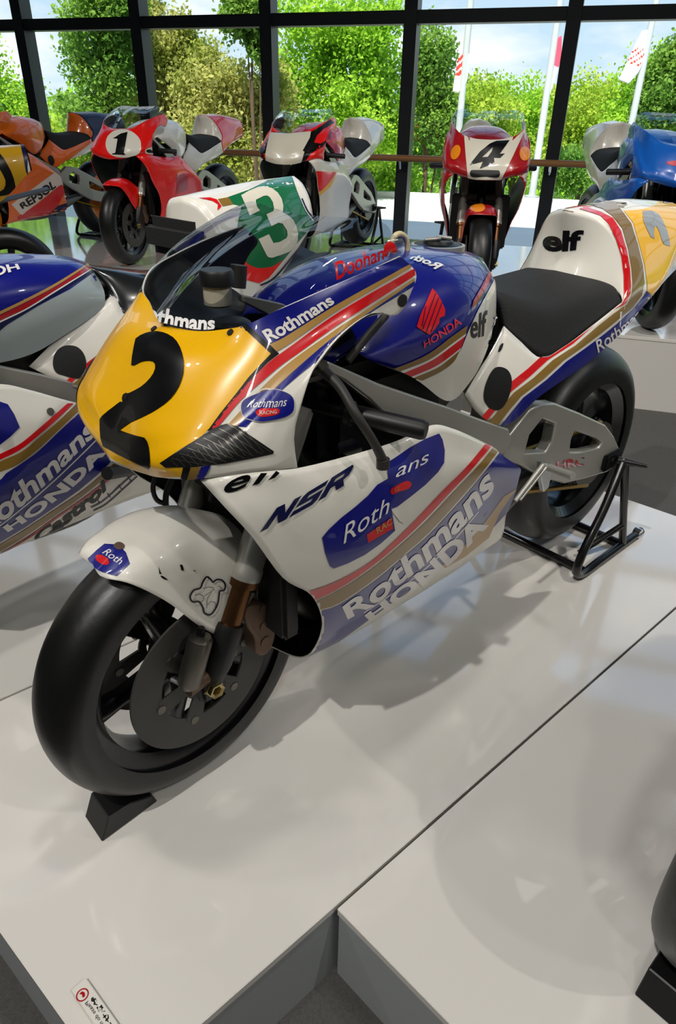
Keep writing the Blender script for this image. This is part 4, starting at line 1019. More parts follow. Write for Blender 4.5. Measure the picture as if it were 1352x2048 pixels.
DT(bT, 'HONDA', K8([(325,1140),(480,1050),(690,905)]), K8([(315,1080),(460,975),(650,835)]), PINK, T_, 3, .02)
DT(bT, 'elf', K8([(765,1045),(850,1035),(915,1020)]), K8([(775,820),(860,795),(930,770)]), LETTERB, T_, 4, .02)
DT(bT, 'Rothmans', K8([(500,350),(420,385),(330,330),(180,290)]), K8([(510,300),(440,290),(330,250),(200,240)]), LETTER, T_, 3, .02) if False else DT(bT, 'Roth', K8([(430,390),(360,345),(280,320),(185,285)]), K8([(515,345),(420,300),(320,262),(225,255)]), LETTER, T_, 3, .03)
D(bT, K8([(945,420),(975,400),(970,460),(900,600),(820,720),(780,760),(800,680),(880,540)]), DRED, 'red_stripe', T_, 3, True)
cap0 = LL(-.69, 0, 1.003)
cap = lathe('fuel_cap', [(0, .012), (.030, .012), (.034, .007), (.040, .006), (.048, .003), (.050, -.008), (0, -.008)], DARK, T_, 'Z', 40, cap0)
lathe('cap_ring', [(.050, -.006), (.056, -.006), (.056, .004), (.050, .005)], ALU, T_, 'Z', 40, cap0)
tube('cap_lever', [cap0 + LL(.028, -.012, .014), cap0 + LL(.008, .008, .017), cap0 + LL(-.008, -.008, .017), cap0 + LL(-.028, .012, .014)], .004, ALU, T_, n=8, seg=16)
hs = tube('breather_hose', [FM.L(788,512,.03), FM.L(783,488,.03), FM.L(790,472,.03), FM.L(800,468,.03), FM.L(811,476,.03), FM.L(815,495,.03), FM.L(813,520,.03)], .0055, HOSE, T_, n=12, seg=30)
# ---- tail livery
K9 = lambda pts: K(1200, 380, .15625, pts)
_k = K9([(285,1450),(302,1350),(300,1100),(270,850),(200,620),(100,430),(0,330)]) + [(1165, 420), (1120, 408)]
rin = [(955,842),(990,802),(1021,764),(1054,738),(1080,714),(1130,690),(1200,640)] + _k
rout = [(972,842),(1000,808),(1023,782),(1060,752),(1095,720),(1145,688),(1190,648),(1222,622)] + K9([(330,1450),(385,1320),(392,1220),(378,1000),(340,780),(262,520),(160,360),(0,280)]) + [(1165, 412), (1120, 398)]
D(bA, [tuple(p) for p in rin] + [tuple(p) for p in rout[::-1]], RED, 'red_stripe', Sd, 2, True)
gin = [(976,845),(1003,812),(1027,785),(1066,756),(1104,721),(1150,691),(1195,652),(1228,626)] + K9([(345,1460),(405,1330),(412,1220),(398,1000),(358,760),(280,490),(150,330)]) + [(1205, 418), (1150, 400)]
gout = [(996,849),(1018,820),(1042,792),(1089,756),(1128,720),(1165,694),(1200,668),(1231,643)] + K9([(420,1500),(530,1350),(565,1180),(540,950),(480,700),(395,430),(285,275)]) + [(1230, 405), (1190, 396)]
D(bA, [tuple(p) for p in gin] + [tuple(p) for p in gout[::-1]], GOLD, 'gold_stripe', Hm, 2, True)
bout = [(1002,850),(1023,823),(1046,795),(1093,759),(1132,723),(1169,697),(1204,671),(1234,647)] + K9([(430,1510),(550,1360),(590,1290)])
D(bA, [tuple(p) for p in bout] + K9([(680,1380),(560,1600),(300,1900),(0,2100)]) + [(1150, 760), (1060, 830), (1000, 870), (985, 862)], BLUE, 'blue_flank', Sd, 1.2, True)
D(bA, K9([(300,265),(420,420),(500,700),(565,950),(600,1200),(600,1290),(672,1350),(850,1100),(973,880),(1200,700),(1300,400),(1300,100),(900,-60),(700,200),(540,250)]), YELLOW, 'number_plate', Hm, 1.7, True, 5.0)
D(bA, K9([(540,275),(660,270),(740,310),(800,400),(850,520),(880,640),(890,720),(815,700),(780,640),(745,520),(710,460),(690,480),(680,560),(690,630),(640,600),(590,500),(545,400)]), GREYREFL, 'number', Hm, 3)  # digit painted grey: the reflection on it is put into its colour
DT(bA, 'Rothmans', [(1195,706), (1240,672), (1290,625)], [(1190,682), (1235,650), (1284,608)], LETTER, Sd, 3, .01)
DT(bA, 'elf', [(1086,502), (1125,503), (1163,499)], [(1087,457), (1127,460), (1168,460)], LETTERB, Fc_, 3, .035, 0, .95)
hole = smooth_loop([(990,735),(1012,738),(1022,755),(1018,790),(1000,818),(982,818),(968,800),(970,770)], 36)
D(bA, hole, CARBF, 'access_hole', Sd, 2.5, True)
D(bA, [(735+x, y) for x, y in []] or smooth_loop([(1000,690),(1006,686),(1002,700),(996,705)], 12), CARBF, 'slot', Sd, 2)
# ---- fender livery
D(bF, [(176,1118),(195,1100),(210,1088),(238,1090),(252,1105),(260,1128),(234,1152),(205,1145),(185,1135)], BLUE, 'sticker', Fd, 2)
D(bF, smooth_loop([(228,1092),(238,1085),(249,1090),(248,1098),(236,1100)], 18), HEAT, 'sticker_crown', Fd, 3)
DT(bF, 'Roth', [(205,1107), (242,1132)], [(215,1096), (248,1118)], LETTER, Fd, 3, 0, .4)
D(bF, smooth_loop([(193,1113),(200,1110),(218,1120),(219,1129),(210,1131),(194,1121)], 20), RED, 'sticker', Fd, 3)
def outline(b, loops, w, m, par, fr=FM, k=3, closed=True, name='sticker_line'):
    sh = []
    for lp in loops:
        P_ = cat_rom(lp, max(12, len(lp) * 6), closed=closed) if len(lp) > 2 else cat_rom(lp, 4)
        q = []
        for i in range(len(P_)):
            a = P_[max(i - 1, 0)]; c = P_[min(i + 1, len(P_) - 1)]; d = c - a; n_ = np.array([d[1], -d[0]]) / (np.linalg.norm(d) + 1e-9) * w / 2; q.append((P_[i] + n_, P_[i] - n_))
        for (a, b_), (c, d) in zip(q[:-1], q[1:]): sh.append([[tuple(a), tuple(c), tuple(d), tuple(b_)]])
    decal(fr, b, flat_from_loops(sh), m, name, par, .0007 * k / fr.sc, 12)
K10 = lambda pts: K(180, 1020, .32544, pts)
ch = K10([(715,408),(740,425),(752,440),(775,425),(810,430),(828,460),(820,490),(795,495),(790,520),(785,560),(770,600),(735,640),(700,630),(690,595),(665,560),(625,560),(612,530),(635,490),(675,475),(690,440)])
outline(bF, [ch], 3.6, LETTERB, Fd)
for lp in (K10([(640,520),(670,515),(695,530),(690,555),(665,562)]), K10([(720,580),(740,560),(770,570),(765,600)]), K10([(745,500),(720,540),(715,600)]), K10([(690,480),(730,470),(760,480),(700,525)]), K10([(780,465),(800,470),(812,485)])):
    outline(bF, [lp], 1.0, LETTERB, Fd, closed=False)
for lp in (K10([(420,345),(430,375),(438,390),(425,392)]), K10([(432,400),(450,405),(480,428),(455,424),(436,412)]), K10([(550,335),(565,335),(575,368),(560,372)]), K10([(630,368),(650,372),(640,377)])):
    D(bF, lp, LETTERB, 'chip', Fd, 2)
# ---- cockpit seen through the screen
res = lathe('fluid_reservoir', [(0, 0), (.019, 0), (.022, .003), (.022, .032), (0, .032)], RES, main, 'Z', 32, FM.L(437, 611, .045))
lathe('reservoir_cap', [(0, .032), (.0265, .032), (.0265, .050), (.024, .054), (0, .054)], CARBF, res, 'Z', 32, FM.L(437, 611, .045))
surf('inner_cowl', [[p + LL(-.006, 0, -.006) for p in _b[:6]], [LL(p.x - .10, p.y * .8, .915 + .02 * k / 5) for k, p in enumerate(_b[:6])], [LL(p.x - .17, p.y * .62, .87) for p in _b[:6]]], CARBF, main, 20, 12, True, .002)
rs2 = tube('fluid_reservoir', [FM.L(475,575,.0), FM.L(478,530,.0)], .014, ALUD, main, n=14)
prism('dash_bracket', [FM.xz([(478,588),(560,606),(608,632),(590,642),(540,634),(520,622),(480,602)], .06)], .055, .07, mat('satin_plate', '9a9892', rough=.35, metal=.3), main, .002)
# lever guard end touching the fairing front
lg = FM.L(768, 925, .30)
tube('clutch_lever', [FM.L(648,742,.22), FM.L(680,775,.25), FM.L(712,830,.285), FM.L(745,880,.30), FM.L(768,925,.305)], [.0085, .0075, .0075, .007, .008], RUB2, main, n=12, seg=26)
tube('lever_end', [FM.L(766,918,.305), FM.L(766,935,.305)], .011, RUB2, main, n=12)
tube('steering_damper', [FM.L(695,722,.16), FM.L(735,672,.165), FM.L(772,630,.165)], .007, RUB2, main, n=10)
# left footpeg, gear lever and linkage
prism('peg_bracket', [FM.xz([(1083,925),(1100,928),(1105,940),(1098,975),(1088,985),(1083,955)], .18)], .165, .18, CHROME, main, .002)
tube('footpeg', [FM.L(1098,935,.18), FM.L(1146,952,.26)], .010, ALU, main, n=12)
tube('shift_rod', [FM.L(1085,930,.185), FM.L(1030,1002,.185)], .006, ALU, main, n=10)
tube('shift_rod', [FM.L(1092,935,.185), FM.L(1040,1000,.185)], .004, ALU, main, n=10)
decal(FM, FM.bvh([o for o in main.children if o.name.startswith('swingarm')]), text_px('HRC', [(1115,938), (1170,930)], [(1112,922), (1168,914)], .03), RED, 'lettering', [o for o in main.children if o.name.startswith('swingarm')][0], .002, 10)
# filler cap low behind the fairing
fc = FM.L(697, 900, .13); M_ = Matrix.Rotation(radians(-30), 3, 'X')
lathe('radiator_cap', [(0, 0), (.024, 0), (.024, .008), (0, .008)], CHROME, main, 'Z', 28, fc, mtx=M_)
tube('fork_hose', [FM.L(345,955,-.10), FM.L(332,990,-.11), FM.L(334,1040,-.10)], .006, CARBF, main, n=8, seg=12)
tube('fork_hose', [FM.L(312,950,-.12), FM.L(306,978,-.12), FM.L(316,1002,-.12), FM.L(336,1008,-.11)], .005, CARBF, main, n=8, seg=16)
stand = rear_stand(FM, 'black tubular paddock stand under the rear wheel of the number 2 motorcycle')
# ---- wheel chock
def chock(label, pts, top, h, z=0.0):
    t = thing('wheel_chock', label, 'chock', (0, 0, 0))
    bm = bmesh.new(); k = len(pts)
    a = [bm.verts.new((p[0], p[1], z)) for p in pts]; b = [bm.verts.new((q[0], q[1], hh + z)) for q, hh in zip(top, h)]
    bm.faces.new(a[::-1]); bm.faces.new(b)
    for i in range(k): bm.faces.new((a[i], a[(i + 1) % k], b[(i + 1) % k], b[i]))
    bmesh.ops.recalc_face_normals(bm, faces=bm.faces); bmesh.ops.bevel(bm, geom=bm.edges[:], offset=.0025, segments=2, affect='EDGES')
    from_bm('block', bm, CARBF, t); return t
def chock_at(fr, label, yaw=0.0):
    # wedge: low V block in front of the wheel, local coordinates
    P_ = lambda x, y, z=0: fr.M @ Vector((x, y, z))
    t = thing('wheel_chock', label, 'chock', fr.M.translation, fr.head)
    bm = bmesh.new(); s = fr.sc
    prof = [(.245, 0), (.222, .052), (.172, .047), (.128, .026), (.118, 0)]
    A_ = [bm.verts.new((x, -.038 + x * yaw, z)) for x, z in prof]; B_ = [bm.verts.new((x, .038 + x * yaw, z)) for x, z in prof]
    bm.faces.new(A_); bm.faces.new(B_[::-1])
    for i in range(len(prof)): bm.faces.new((A_[i], A_[(i + 1) % len(prof)], B_[(i + 1) % len(prof)], B_[i]))
    bmesh.ops.recalc_face_normals(bm, faces=bm.faces); bmesh.ops.bevel(bm, geom=bm.edges[:], offset=.002, segments=1, affect='EDGES')
    from_bm('block', bm, CARBF, t); return t
chock_at(FM, 'black wedge chock under the front tyre of the number 2 motorcycle', .08)

# ================================================================== the neighbour at the left edge (green number 3 plate)
F2 = Frame((-1.2, 1.26), radians(228), 0, .95)
def R2(*pts): return [F2.L(*p) if isinstance(p, tuple) else p for p in pts]
N2 = {}
N2['tank'] = [
 [LL(-.22,0,.92), LL(-.22,.06,.905), LL(-.23,.11,.87), LL(-.24,.125,.83), LL(-.25,.12,.80)],
 [LL(-.36,0,.965), LL(-.36,.09,.955), LL(-.36,.155,.915), LL(-.36,.17,.86), LL(-.36,.16,.79)],
 [LL(-.50,0,.985), LL(-.50,.10,.972), LL(-.50,.16,.93), LL(-.50,.17,.86), F2.L(6,724,.158)],
 [LL(-.60,0,.987), LL(-.60,.10,.973), LL(-.60,.155,.93), LL(-.60,.165,.86), F2.L(72,704,.15)],
 [F2.L(75,508,0), LL(-.70,.095,.962), LL(-.70,.142,.92), LL(-.695,.152,.86), F2.L(138,664,.14)],
 [F2.L(138,514,0), LL(-.79,.08,.945), LL(-.785,.115,.91), LL(-.775,.13,.87), F2.L(183,634,.13)],
 R2((172,524,0),(188,545,.05),(204,572,.1),(210,592,.115),(208,613,.12))]
N2['side'] = [
 R2((211,600,.10),(228,590,.115),(252,632,.145), LL(-.97,.168,.80), LL(-1.1,.172,.815), LL(-1.24,.165,.86)),
 R2((133,660,.13),(165,678,.145),(222,708,.17), LL(-.93,.18,.735), LL(-1.08,.182,.755), LL(-1.24,.172,.82)),
 R2((58,733,.14),(108,757,.158),(188,784,.178), LL(-.88,.182,.66), LL(-1.06,.18,.69), LL(-1.24,.172,.77))]
N2['hump'] = [
 [LL(-1.17,0,1.088), LL(-1.175,.07,1.073), LL(-1.19,.12,1.02), LL(-1.215,.15,.94), LL(-1.235,.165,.865), LL(-1.24,.172,.77)],
 [LL(-1.32,0,1.105), LL(-1.32,.075,1.088), LL(-1.32,.125,1.02), LL(-1.32,.145,.94), LL(-1.32,.15,.87), LL(-1.33,.15,.80)],
 [LL(-1.46,0,1.118), LL(-1.46,.07,1.10), LL(-1.46,.115,1.04), LL(-1.46,.13,.97), LL(-1.45,.135,.90), F2.L(552,566,.13)],
 [F2.L(588,352,0), LL(-1.625,.05,1.105), LL(-1.625,.078,1.07), LL(-1.625,.09,1.04), LL(-1.625,.097,1.01), F2.L(627,447,.10)]]
N2['face'] = [
 [LL(-1.13,0,.86), LL(-1.14,.06,.858), LL(-1.17,.115,.855), LL(-1.21,.148,.855), LL(-1.237,.164,.862)],
 [LL(-1.15,0,.97), LL(-1.155,.06,.96), LL(-1.175,.11,.94), LL(-1.20,.145,.91), LL(-1.23,.160,.875)],
 [LL(-1.17,0,1.088), LL(-1.175,.07,1.073), LL(-1.19,.12,1.02), LL(-1.215,.15,.94), LL(-1.235,.164,.88)]]
N2['pad'] = [
 [LL(-.83,0,.935), LL(-.83,.04,.93), F2.L(214,575,.075), F2.L(222,588,.10)],
 [LL(-.88,0,.925), LL(-.875,.06,.92), F2.L(238,590,.11), F2.L(252,632,.143)],
 [LL(-.97,0,.905), LL(-.97,.07,.90), LL(-.97,.13,.87), LL(-.97,.172,.80)],
 [LL(-1.05,0,.89), LL(-1.05,.07,.885), LL(-1.06,.125,.87), LL(-1.08,.17,.815)],
 [LL(-1.15,0,.875), LL(-1.16,.07,.872), LL(-1.18,.12,.868), LL(-1.22,.158,.858)]]
N2['lower'] = [
 [LL(.03,.19,.78), LL(-.10,.245,.775), LL(-.27,.245,.77), F2.L(0,768,.24), F2.L(60,780,.242), F2.L(120,797,.242), F2.L(188,816,.238), F2.L(225,835,.225)],
 [LL(-.02,.24,.68), LL(-.12,.262,.67), LL(-.28,.272,.66), LL(-.42,.272,.65), LL(-.53,.27,.63), LL(-.63,.262,.60), LL(-.73,.25,.56), LL(-.80,.23,.53)],
 [LL(-.10,.25,.54), LL(-.18,.265,.52), LL(-.30,.272,.51), LL(-.42,.27,.50), LL(-.54,.262,.49), LL(-.65,.25,.475), LL(-.75,.235,.46), LL(-.84,.22,.45)],
 [LL(-.18,.21,.37), LL(-.25,.22,.365), LL(-.34,.225,.365), LL(-.44,.222,.365), LL(-.55,.218,.36), LL(-.67,.21,.36), LL(-.78,.203,.36), LL(-.88,.195,.36)],
 R2(LL(-.20,.13,.255), LL(-.26,.145,.268), LL(-.32,.155,.275), (0,1107,.16),(100,1066,.162),(200,1024,.163),(270,996,.164),(332,974,.163)),
 [LL(-.19 - .1 * i, 0.0, .235) for i in range(8)]]
b2 = thing('racing_motorcycle', 'white and blue racing motorcycle at the left edge with the green number 3 tail plate', 'motorcycle', (F2.pos[0], F2.pos[1], 0), F2.head, .95)
m2 = machine(F2, b2, dict(nose=WHITE, lower=WHITE, tank=BLUE, tail=WHITE, fender=WHITE, pad=mat('glossy_seat', '191b1c', rough=.22, coat=.4)), netov=N2, detail=True, ph=.4)
cT, cL, cA_, = F2.bvh([m2['tank']]), F2.bvh([m2['lower']]), F2.bvh([m2['side'], m2['hump'], m2['face']])
Tk, Lo, Hp, Sp = m2['tank'], m2['lower'], m2['hump'], m2['side']
K5 = lambda pts: K(0, 480, .2515, pts)
K11 = lambda pts: K(0, 730, .2515, pts)
K12 = lambda pts: K(420, 380, .1923, pts)
def D2(b, lp, m, name, par, k=2, mirror=False): return D(b, lp, m, name, par, k, mirror, fr=F2)
def DT2(*a, **k): return DT(*a, fr=F2, **k)
sk = K5([(-200,840),(0,722),(30,690),(70,665),(300,525),(560,390),(745,258)])
D2(cT, sk + K5([(900,300),(900,700),(300,1100),(-200,1100)]), SILVERP, 'tank_skirt', Tk, 1, True)
D2(cT, ribbon(K5([(-200,660),(0,565),(230,455),(450,340),(700,187)]), K5([(-200,690),(0,592),(240,475),(460,357),(706,200)])), SAND, 'gold_stripe', Tk, 2, True)
D2(cT, ribbon(K5([(-200,700),(0,598),(240,480),(460,362),(708,202)]), K5([(-200,745),(0,640),(200,545),(430,405),(730,224)])), DRED, 'red_stripe', Tk, 2, True)
D2(cT, ribbon(K5([(-200,747),(0,642),(200,547),(430,407),(731,226)]), K5([(-200,757),(0,655),(205,556),(434,417),(733,233)])), LETTER, 'thin_line', Tk, 2, True)
D2(cT, ribbon(K5([(-200,757),(0,655),(205,556),(434,417),(733,233)]), K5([(-200,838),(0,718),(70,660),(300,520),(747,256)])), NAVY, 'navy_stripe', Tk, 2, True)
DT2(cT, 'HO', K5([(160,235),(40,275),(-60,300)]), K5([(140,195),(20,205),(-80,230)]), LETTER, Tk, k=3, bold=.03)
D2(cA_, smooth_loop(K5([(550,838),(610,850),(655,890),(680,950),(682,1010),(660,1060),(625,1100),(580,1098),(500,1075),(445,1055),(420,1000),(425,930),(455,875),(500,845)]), 44), CARBF, 'access_hole', Sp, 3, True)
D2(cA_, ribbon(K5([(520,1130),(560,1085),(680,985),(845,862),(1000,740)]), K5([(560,1140),(600,1105),(700,1010),(845,895),(1000,780)])), RED, 'red_stripe', Sp, 2, True)
D2(cA_, ribbon(K5([(580,1145),(640,1090),(845,905),(1000,790)]), K5([(650,1160),(700,1110),(840,990),(1000,860)])), GOLD, 'gold_stripe', Sp, 2, True)
D2(cA_, K5([(665,1165),(710,1118),(845,1000),(1000,875),(1300,700),(1300,1300),(700,1200)]), BLUE, 'blue_flank', Sp, 1.5, True)
D2(cL, ribbon(K11([(-150,775),(0,705),(150,630),(300,510),(450,380),(585,262)]), K11([(-150,830),(0,752),(160,672),(320,545),(480,405),(608,280)])), RED, 'red_stripe', Lo, 2, True)
D2(cL, ribbon(K11([(-150,840),(0,765),(170,688),(330,560),(490,420),(622,292)]), K11([(-150,900),(0,848),(120,800),(290,680),(470,510),(685,308)])), GOLD, 'gold_stripe', Lo, 2, True)
D2(cL, [tuple(p) for p in cat_rom(K11([(-150,990),(0,915),(45,862),(120,815),(293,693),(475,522),(700,316)]), 24)] + K11([(900,420),(960,690),(800,850),(620,1000),(420,1140),(200,1290),(0,1410),(-150,1490)]), BLUE, 'blue_flank', Lo, 1.2, True)
D2(cL, ribbon(K11([(-150,1360),(0,1268),(200,1110),(400,938),(600,750),(780,572)]), K11([(-150,1370),(0,1278),(203,1120),(404,948),(605,758),(784,582)])), LETTER, 'thin_line', Lo, 2)
D2(cL, ribbon(K11([(-100,1480),(0,1424),(200,1304),(430,1150),(640,1010),(820,860),(980,700)]), K11([(-100,1540),(0,1482),(230,1340),(450,1186),(650,1045),(860,870),(1010,720)])), GOLD, 'gold_stripe', Lo, 2, True)
D2(cL, ribbon(K11([(-100,1556),(0,1496),(236,1352),(456,1196),(660,1055),(880,885)]), K11([(-100,1574),(0,1512),(242,1368),(462,1212),(668,1070),(890,898)])), DRED, 'red_stripe', Lo, 2)
DT2(cL, 'Rothmans', K11([(-150,1340),(60,1215),(240,1060),(450,865),(620,690),(768,545)]), K11([(-195,1225),(0,1040),(180,895),(390,715),(560,555),(692,392)]), LETTER, Lo, k=3, bold=.03, space=1.0)
DT2(cL, 'HONDA', K11([(62,1325),(290,1190),(460,1060),(640,915),(850,690)]), K11([(15,1285),(230,1130),(385,1005),(560,850),(765,655)]), LETTER, Lo, k=3, bold=.05, space=1.05)
DT2(cL, 'Castrol', K11([(290,1400),(440,1330),(600,1205),(760,1085),(865,965)]), K11([(255,1360),(400,1245),(560,1125),(700,1015),(825,905)]), LETTERB, Lo, k=3, bold=.04, shear=.2)
D2(cL, K11([(0,292),(60,312),(110,390),(155,495),(80,570),(0,632),(-160,700),(-300,500),(-150,300)]), BLUE, 'sticker', Lo, 2)
for lp in (K11([(720,1130),(800,1090),(950,960),(1050,870)]), K11([(740,1155),(830,1110),(980,980),(1090,880)]), K11([(770,1060),(790,1100)]), K11([(850,1015),(875,1050)]), K11([(940,950),(965,985)]), K11([(1010,880),(1040,920)])):
    outline(cL, [lp], 2.2, NAVY, Lo, fr=F2, closed=False, name='grille_line')
D2(cA_, K12([(185,75),(240,150),(325,170),(290,330),(262,520),(258,628),(330,712),(400,777),(465,805),(530,814),(590,808),(645,797),(765,728),(900,560),(1085,350),(1000,230),(940,100),(900,0),(870,-110),(840,-150),(600,-100),(400,0)]), GREEN, 'number_plate', Hp, 1)
D2(cA_, K12([(258,628),(330,712),(400,777),(465,805),(530,814),(590,808),(645,797),(765,728),(610,915),(510,970),(370,934),(240,842),(222,750)]), BRED, 'plate_edge', Hp, 1.2)
D2(cA_, K12([(322,60),(400,15),(500,-25),(560,-35),(640,-15),(700,30),(740,90),(758,160),(752,235),(810,265),(860,310),(895,380),(910,450),(908,520),(885,590),(820,640),(740,672),(640,705),(600,698),(580,670),(550,610),(500,510),(608,460),(655,552),(720,540),(790,500),(802,470),(795,420),(750,350),(705,340),(635,377),(583,255),(655,222),(662,190),(650,130),(620,80),(590,62),(555,66),(475,105),(473,130),(487,180),(515,215),(410,268),(370,170)]), CREAM, 'number', Hp, 3)
D2(cA_, K12([(80,98),(190,78),(240,150),(130,172)]), GOLD, 'gold_stripe', Hp, 2)
D2(cA_, K12([(-120,85),(20,115),(80,150),(75,215),(105,190),(120,170),(70,100),(0,80)]), RED, 'red_stripe', Hp, 2)
outline(cA_, [K12([(1095,350),(1000,225),(940,95),(895,-20),(860,-130)])], 1.5, LETTER, Hp, fr=F2, closed=False, name='plate_line')
outline(cA_, [K12([(520,990),(640,930),(860,680),(1100,355),(1010,220),(950,90)])], 3.5, NAVY, Hp, fr=F2, closed=False, name='plate_line')
bm = bmesh.new(); boxm(bm, (-1.165, -.13, .925), (-1.10, .13, 1.03)); bmesh.ops.bevel(bm, geom=bm.edges[:], offset=.028, segments=4, affect='EDGES')
from_bm('back_pad', bm, SEATM, b2, True, 50)
tube('footpeg', [F2.L(290,930,.19), F2.L(275,936,.205), F2.L(270,937,.21), F2.L(214,947,.275)], [.010, .010, .019, .018], CARBF, b2, n=14)
_h = F2.cast(cL, 100, 823); tube('fastener', [_h[0] - _h[1] * .002, _h[0] + _h[1] * .004], .009, ALUD, Lo, n=14)
rear_stand(F2, 'black paddock stand under the motorcycle with the green number 3 plate')
chock_at(F2, 'black wedge chock under the front tyre of the left edge motorcycle')

# ================================================================== machines by the windows
def other(name_label, pos, head, z, colors, stand_label, **k):
    fr = Frame(pos, radians(head), z)
    t = thing('racing_motorcycle', name_label, 'motorcycle', (pos[0], pos[1], z), fr.head)
    r = machine(fr, t, colors, detail=False, **k)
    rear_stand(fr, stand_label)
    return fr, t, r
def slim(x, y, z): return (x, y * (.80 + .20 * min(max((z - .5) / .35, 0), 1)), z)
def dd(fr, b, lp, m, name, par, k=1, holes=(), mirror=False):
    return decal(fr, b, flat_from_loops([[lp] + list(holes)]), m, name, par, .0015 * k, 5, mirror)
def ell(cx, cy, a, b_, rot=0, n=28):
    return [(cx + a * cos(t) * cos(rot) - b_ * sin(t) * sin(rot), cy + a * cos(t) * sin(rot) + b_ * sin(t) * cos(rot)) for t in [2 * pi * i / n for i in range(n)]]
# red number 1
fr, t, r = other('red racing motorcycle with a white oval number 1 plate and a tall clear screen', (-1.697, 5.682), 248.2, P3Z, dict(nose=BRED, lower=BRED, tank=WHITE, tail=WHITE, hump=BRED, fender=BRED, face=WHITE), 'black paddock stand behind the red number 1 motorcycle', steer=.1)
b = fr.bvh([r['nose']]); K13 = lambda p: K(200, 190, .2071, p)
dd(fr, b, smooth_loop(K13([(55,480),(75,400),(140,345),(220,330),(310,355),(380,420),(398,490),(380,560),(330,590),(240,605),(150,595),(85,560)]), 40), WHITE, 'number_plate', r['nose'])
dd(fr, b, K13([(268,358),(232,560),(245,570),(240,578),(118,575),(120,566),(150,560),(172,425),(128,420),(200,375)]), BLACK, 'number', r['nose'], 2)
dd(fr, b, smooth_loop(K13([(435,535),(500,503),(575,530),(572,560),(500,574),(440,560)]), 24), CREAM, 'sticker', r['nose'])
dd(fr, b, smooth_loop(K13([(445,535),(480,525),(510,540),(540,528),(566,540),(555,556),(505,560),(450,552)]), 24), BLACK, 'sticker', r['nose'], 2)
b = fr.bvh([r['lower']]); dd(fr, b, K13([(738,770),(845,765),(850,910),(742,955)]), DRED, 'sticker', r['lower'])
decal(fr, b, text_px('SUZUKA', K13([(580,835),(700,835)]), K13([(580,808),(700,810)]), .02), SAND, 'lettering', r['lower'], .002, 6) if False else None
# white plate, red and black sides
fr, t, r = other('red and black racing motorcycle with a blank cream number plate', (-0.412, 5.452), 247.2, P3Z, dict(nose=BRED, lower=WHITE, tank=PINK, tail=WHITE, fender=WHITE), 'black paddock stand behind the blank plated motorcycle', steer=-.05, warp=slim)
b = fr.bvh([r['nose']]); K14 = lambda p: K(480, 200, .2367, p)
dd(fr, b, K14([(600,270),(690,215),(760,165),(800,190),(700,250),(650,300),(625,360),(680,370),(745,330),(700,395),(600,450),(520,560),(490,640),(430,680),(220,680),(180,600),(165,420),(240,320),(260,270)]), BLACK, 'black_sweep', r['nose'])
dd(fr, b, K14([(258,275),(400,284),(600,268),(590,320),(530,430),(545,440),(490,620),(470,635),(440,630),(430,605),(350,600),(262,600),(245,622),(225,605),(215,460),(240,340)]), CREAM, 'number_plate', r['nose'], 2)
b = fr.bvh([r['lower']]); dd(fr, b, K14([(510,640),(640,600),(820,610),(700,760),(620,790),(560,700)]), BRED, 'red_panel', r['lower'])
dd(fr, b, K14([(660,790),(760,690),(815,630),(760,735),(670,810)]), YELLOW, 'yellow_slash', r['lower'], 2)
# number 4
fr, t, r = other('dark red and white racing motorcycle seen head on with a black number 4', (0.80, 4.30), 263.5, P3Z, dict(nose=DRED, lower=DRED, tank=DRED, tail=WHITE, fender=DRED), 'black paddock stand behind the number 4 motorcycle', warp=slim)
b = fr.bvh([r['nose']]); K15 = lambda p: K(860, 190, .1923, p)
dd(fr, b, K15([(450,270),(500,360),(560,430),(630,455),(700,440),(800,370),(900,290),(880,370),(855,480),(960,375),(990,360),(860,640),(740,885),(395,880),(372,640),(350,360),(385,430),(410,480),(430,380)]), CREAM, 'number_panel', r['nose'])
dd(fr, b, K15([(828,474),(690,480),(620,510),(520,590),(440,690),(415,730),(550,695),(515,770),(610,735),(670,700),(665,655),(730,658),(778,610),(725,615)]), BLACK, 'number', r['nose'], 2, holes=[K15([(655,545),(540,650),(600,645),(640,590)])])
dd(fr, b, smooth_loop(K15([(415,815),(425,786),(480,782),(660,784),(720,790),(728,820),(715,850),(570,850),(430,846)]), 40), CARBF, 'intake_slot', r['nose'], 2)
dd(fr, b, ell(*K15([(982, 612)])[0], 10.5, 14.5), AMBER, 'amber_disc', r['nose'], 2)
dd(fr, b, ell(*K15([(268, 598)])[0], 9, 15, .35), AMBER, 'amber_disc', r['nose'], 2)
b = fr.bvh([r['fender']]); dd(fr, b, ell(*K15([(495, 1172)])[0], 15, 9), AMBER, 'amber_disc', r['fender'], 1)
b = fr.bvh([r['lower']]); dd(fr, b, [(1035,330),(1062,335),(1062,400),(1040,440),(1010,500),(985,520),(1000,470),(1020,400)], WHITE, 'white_panel', r['lower'])
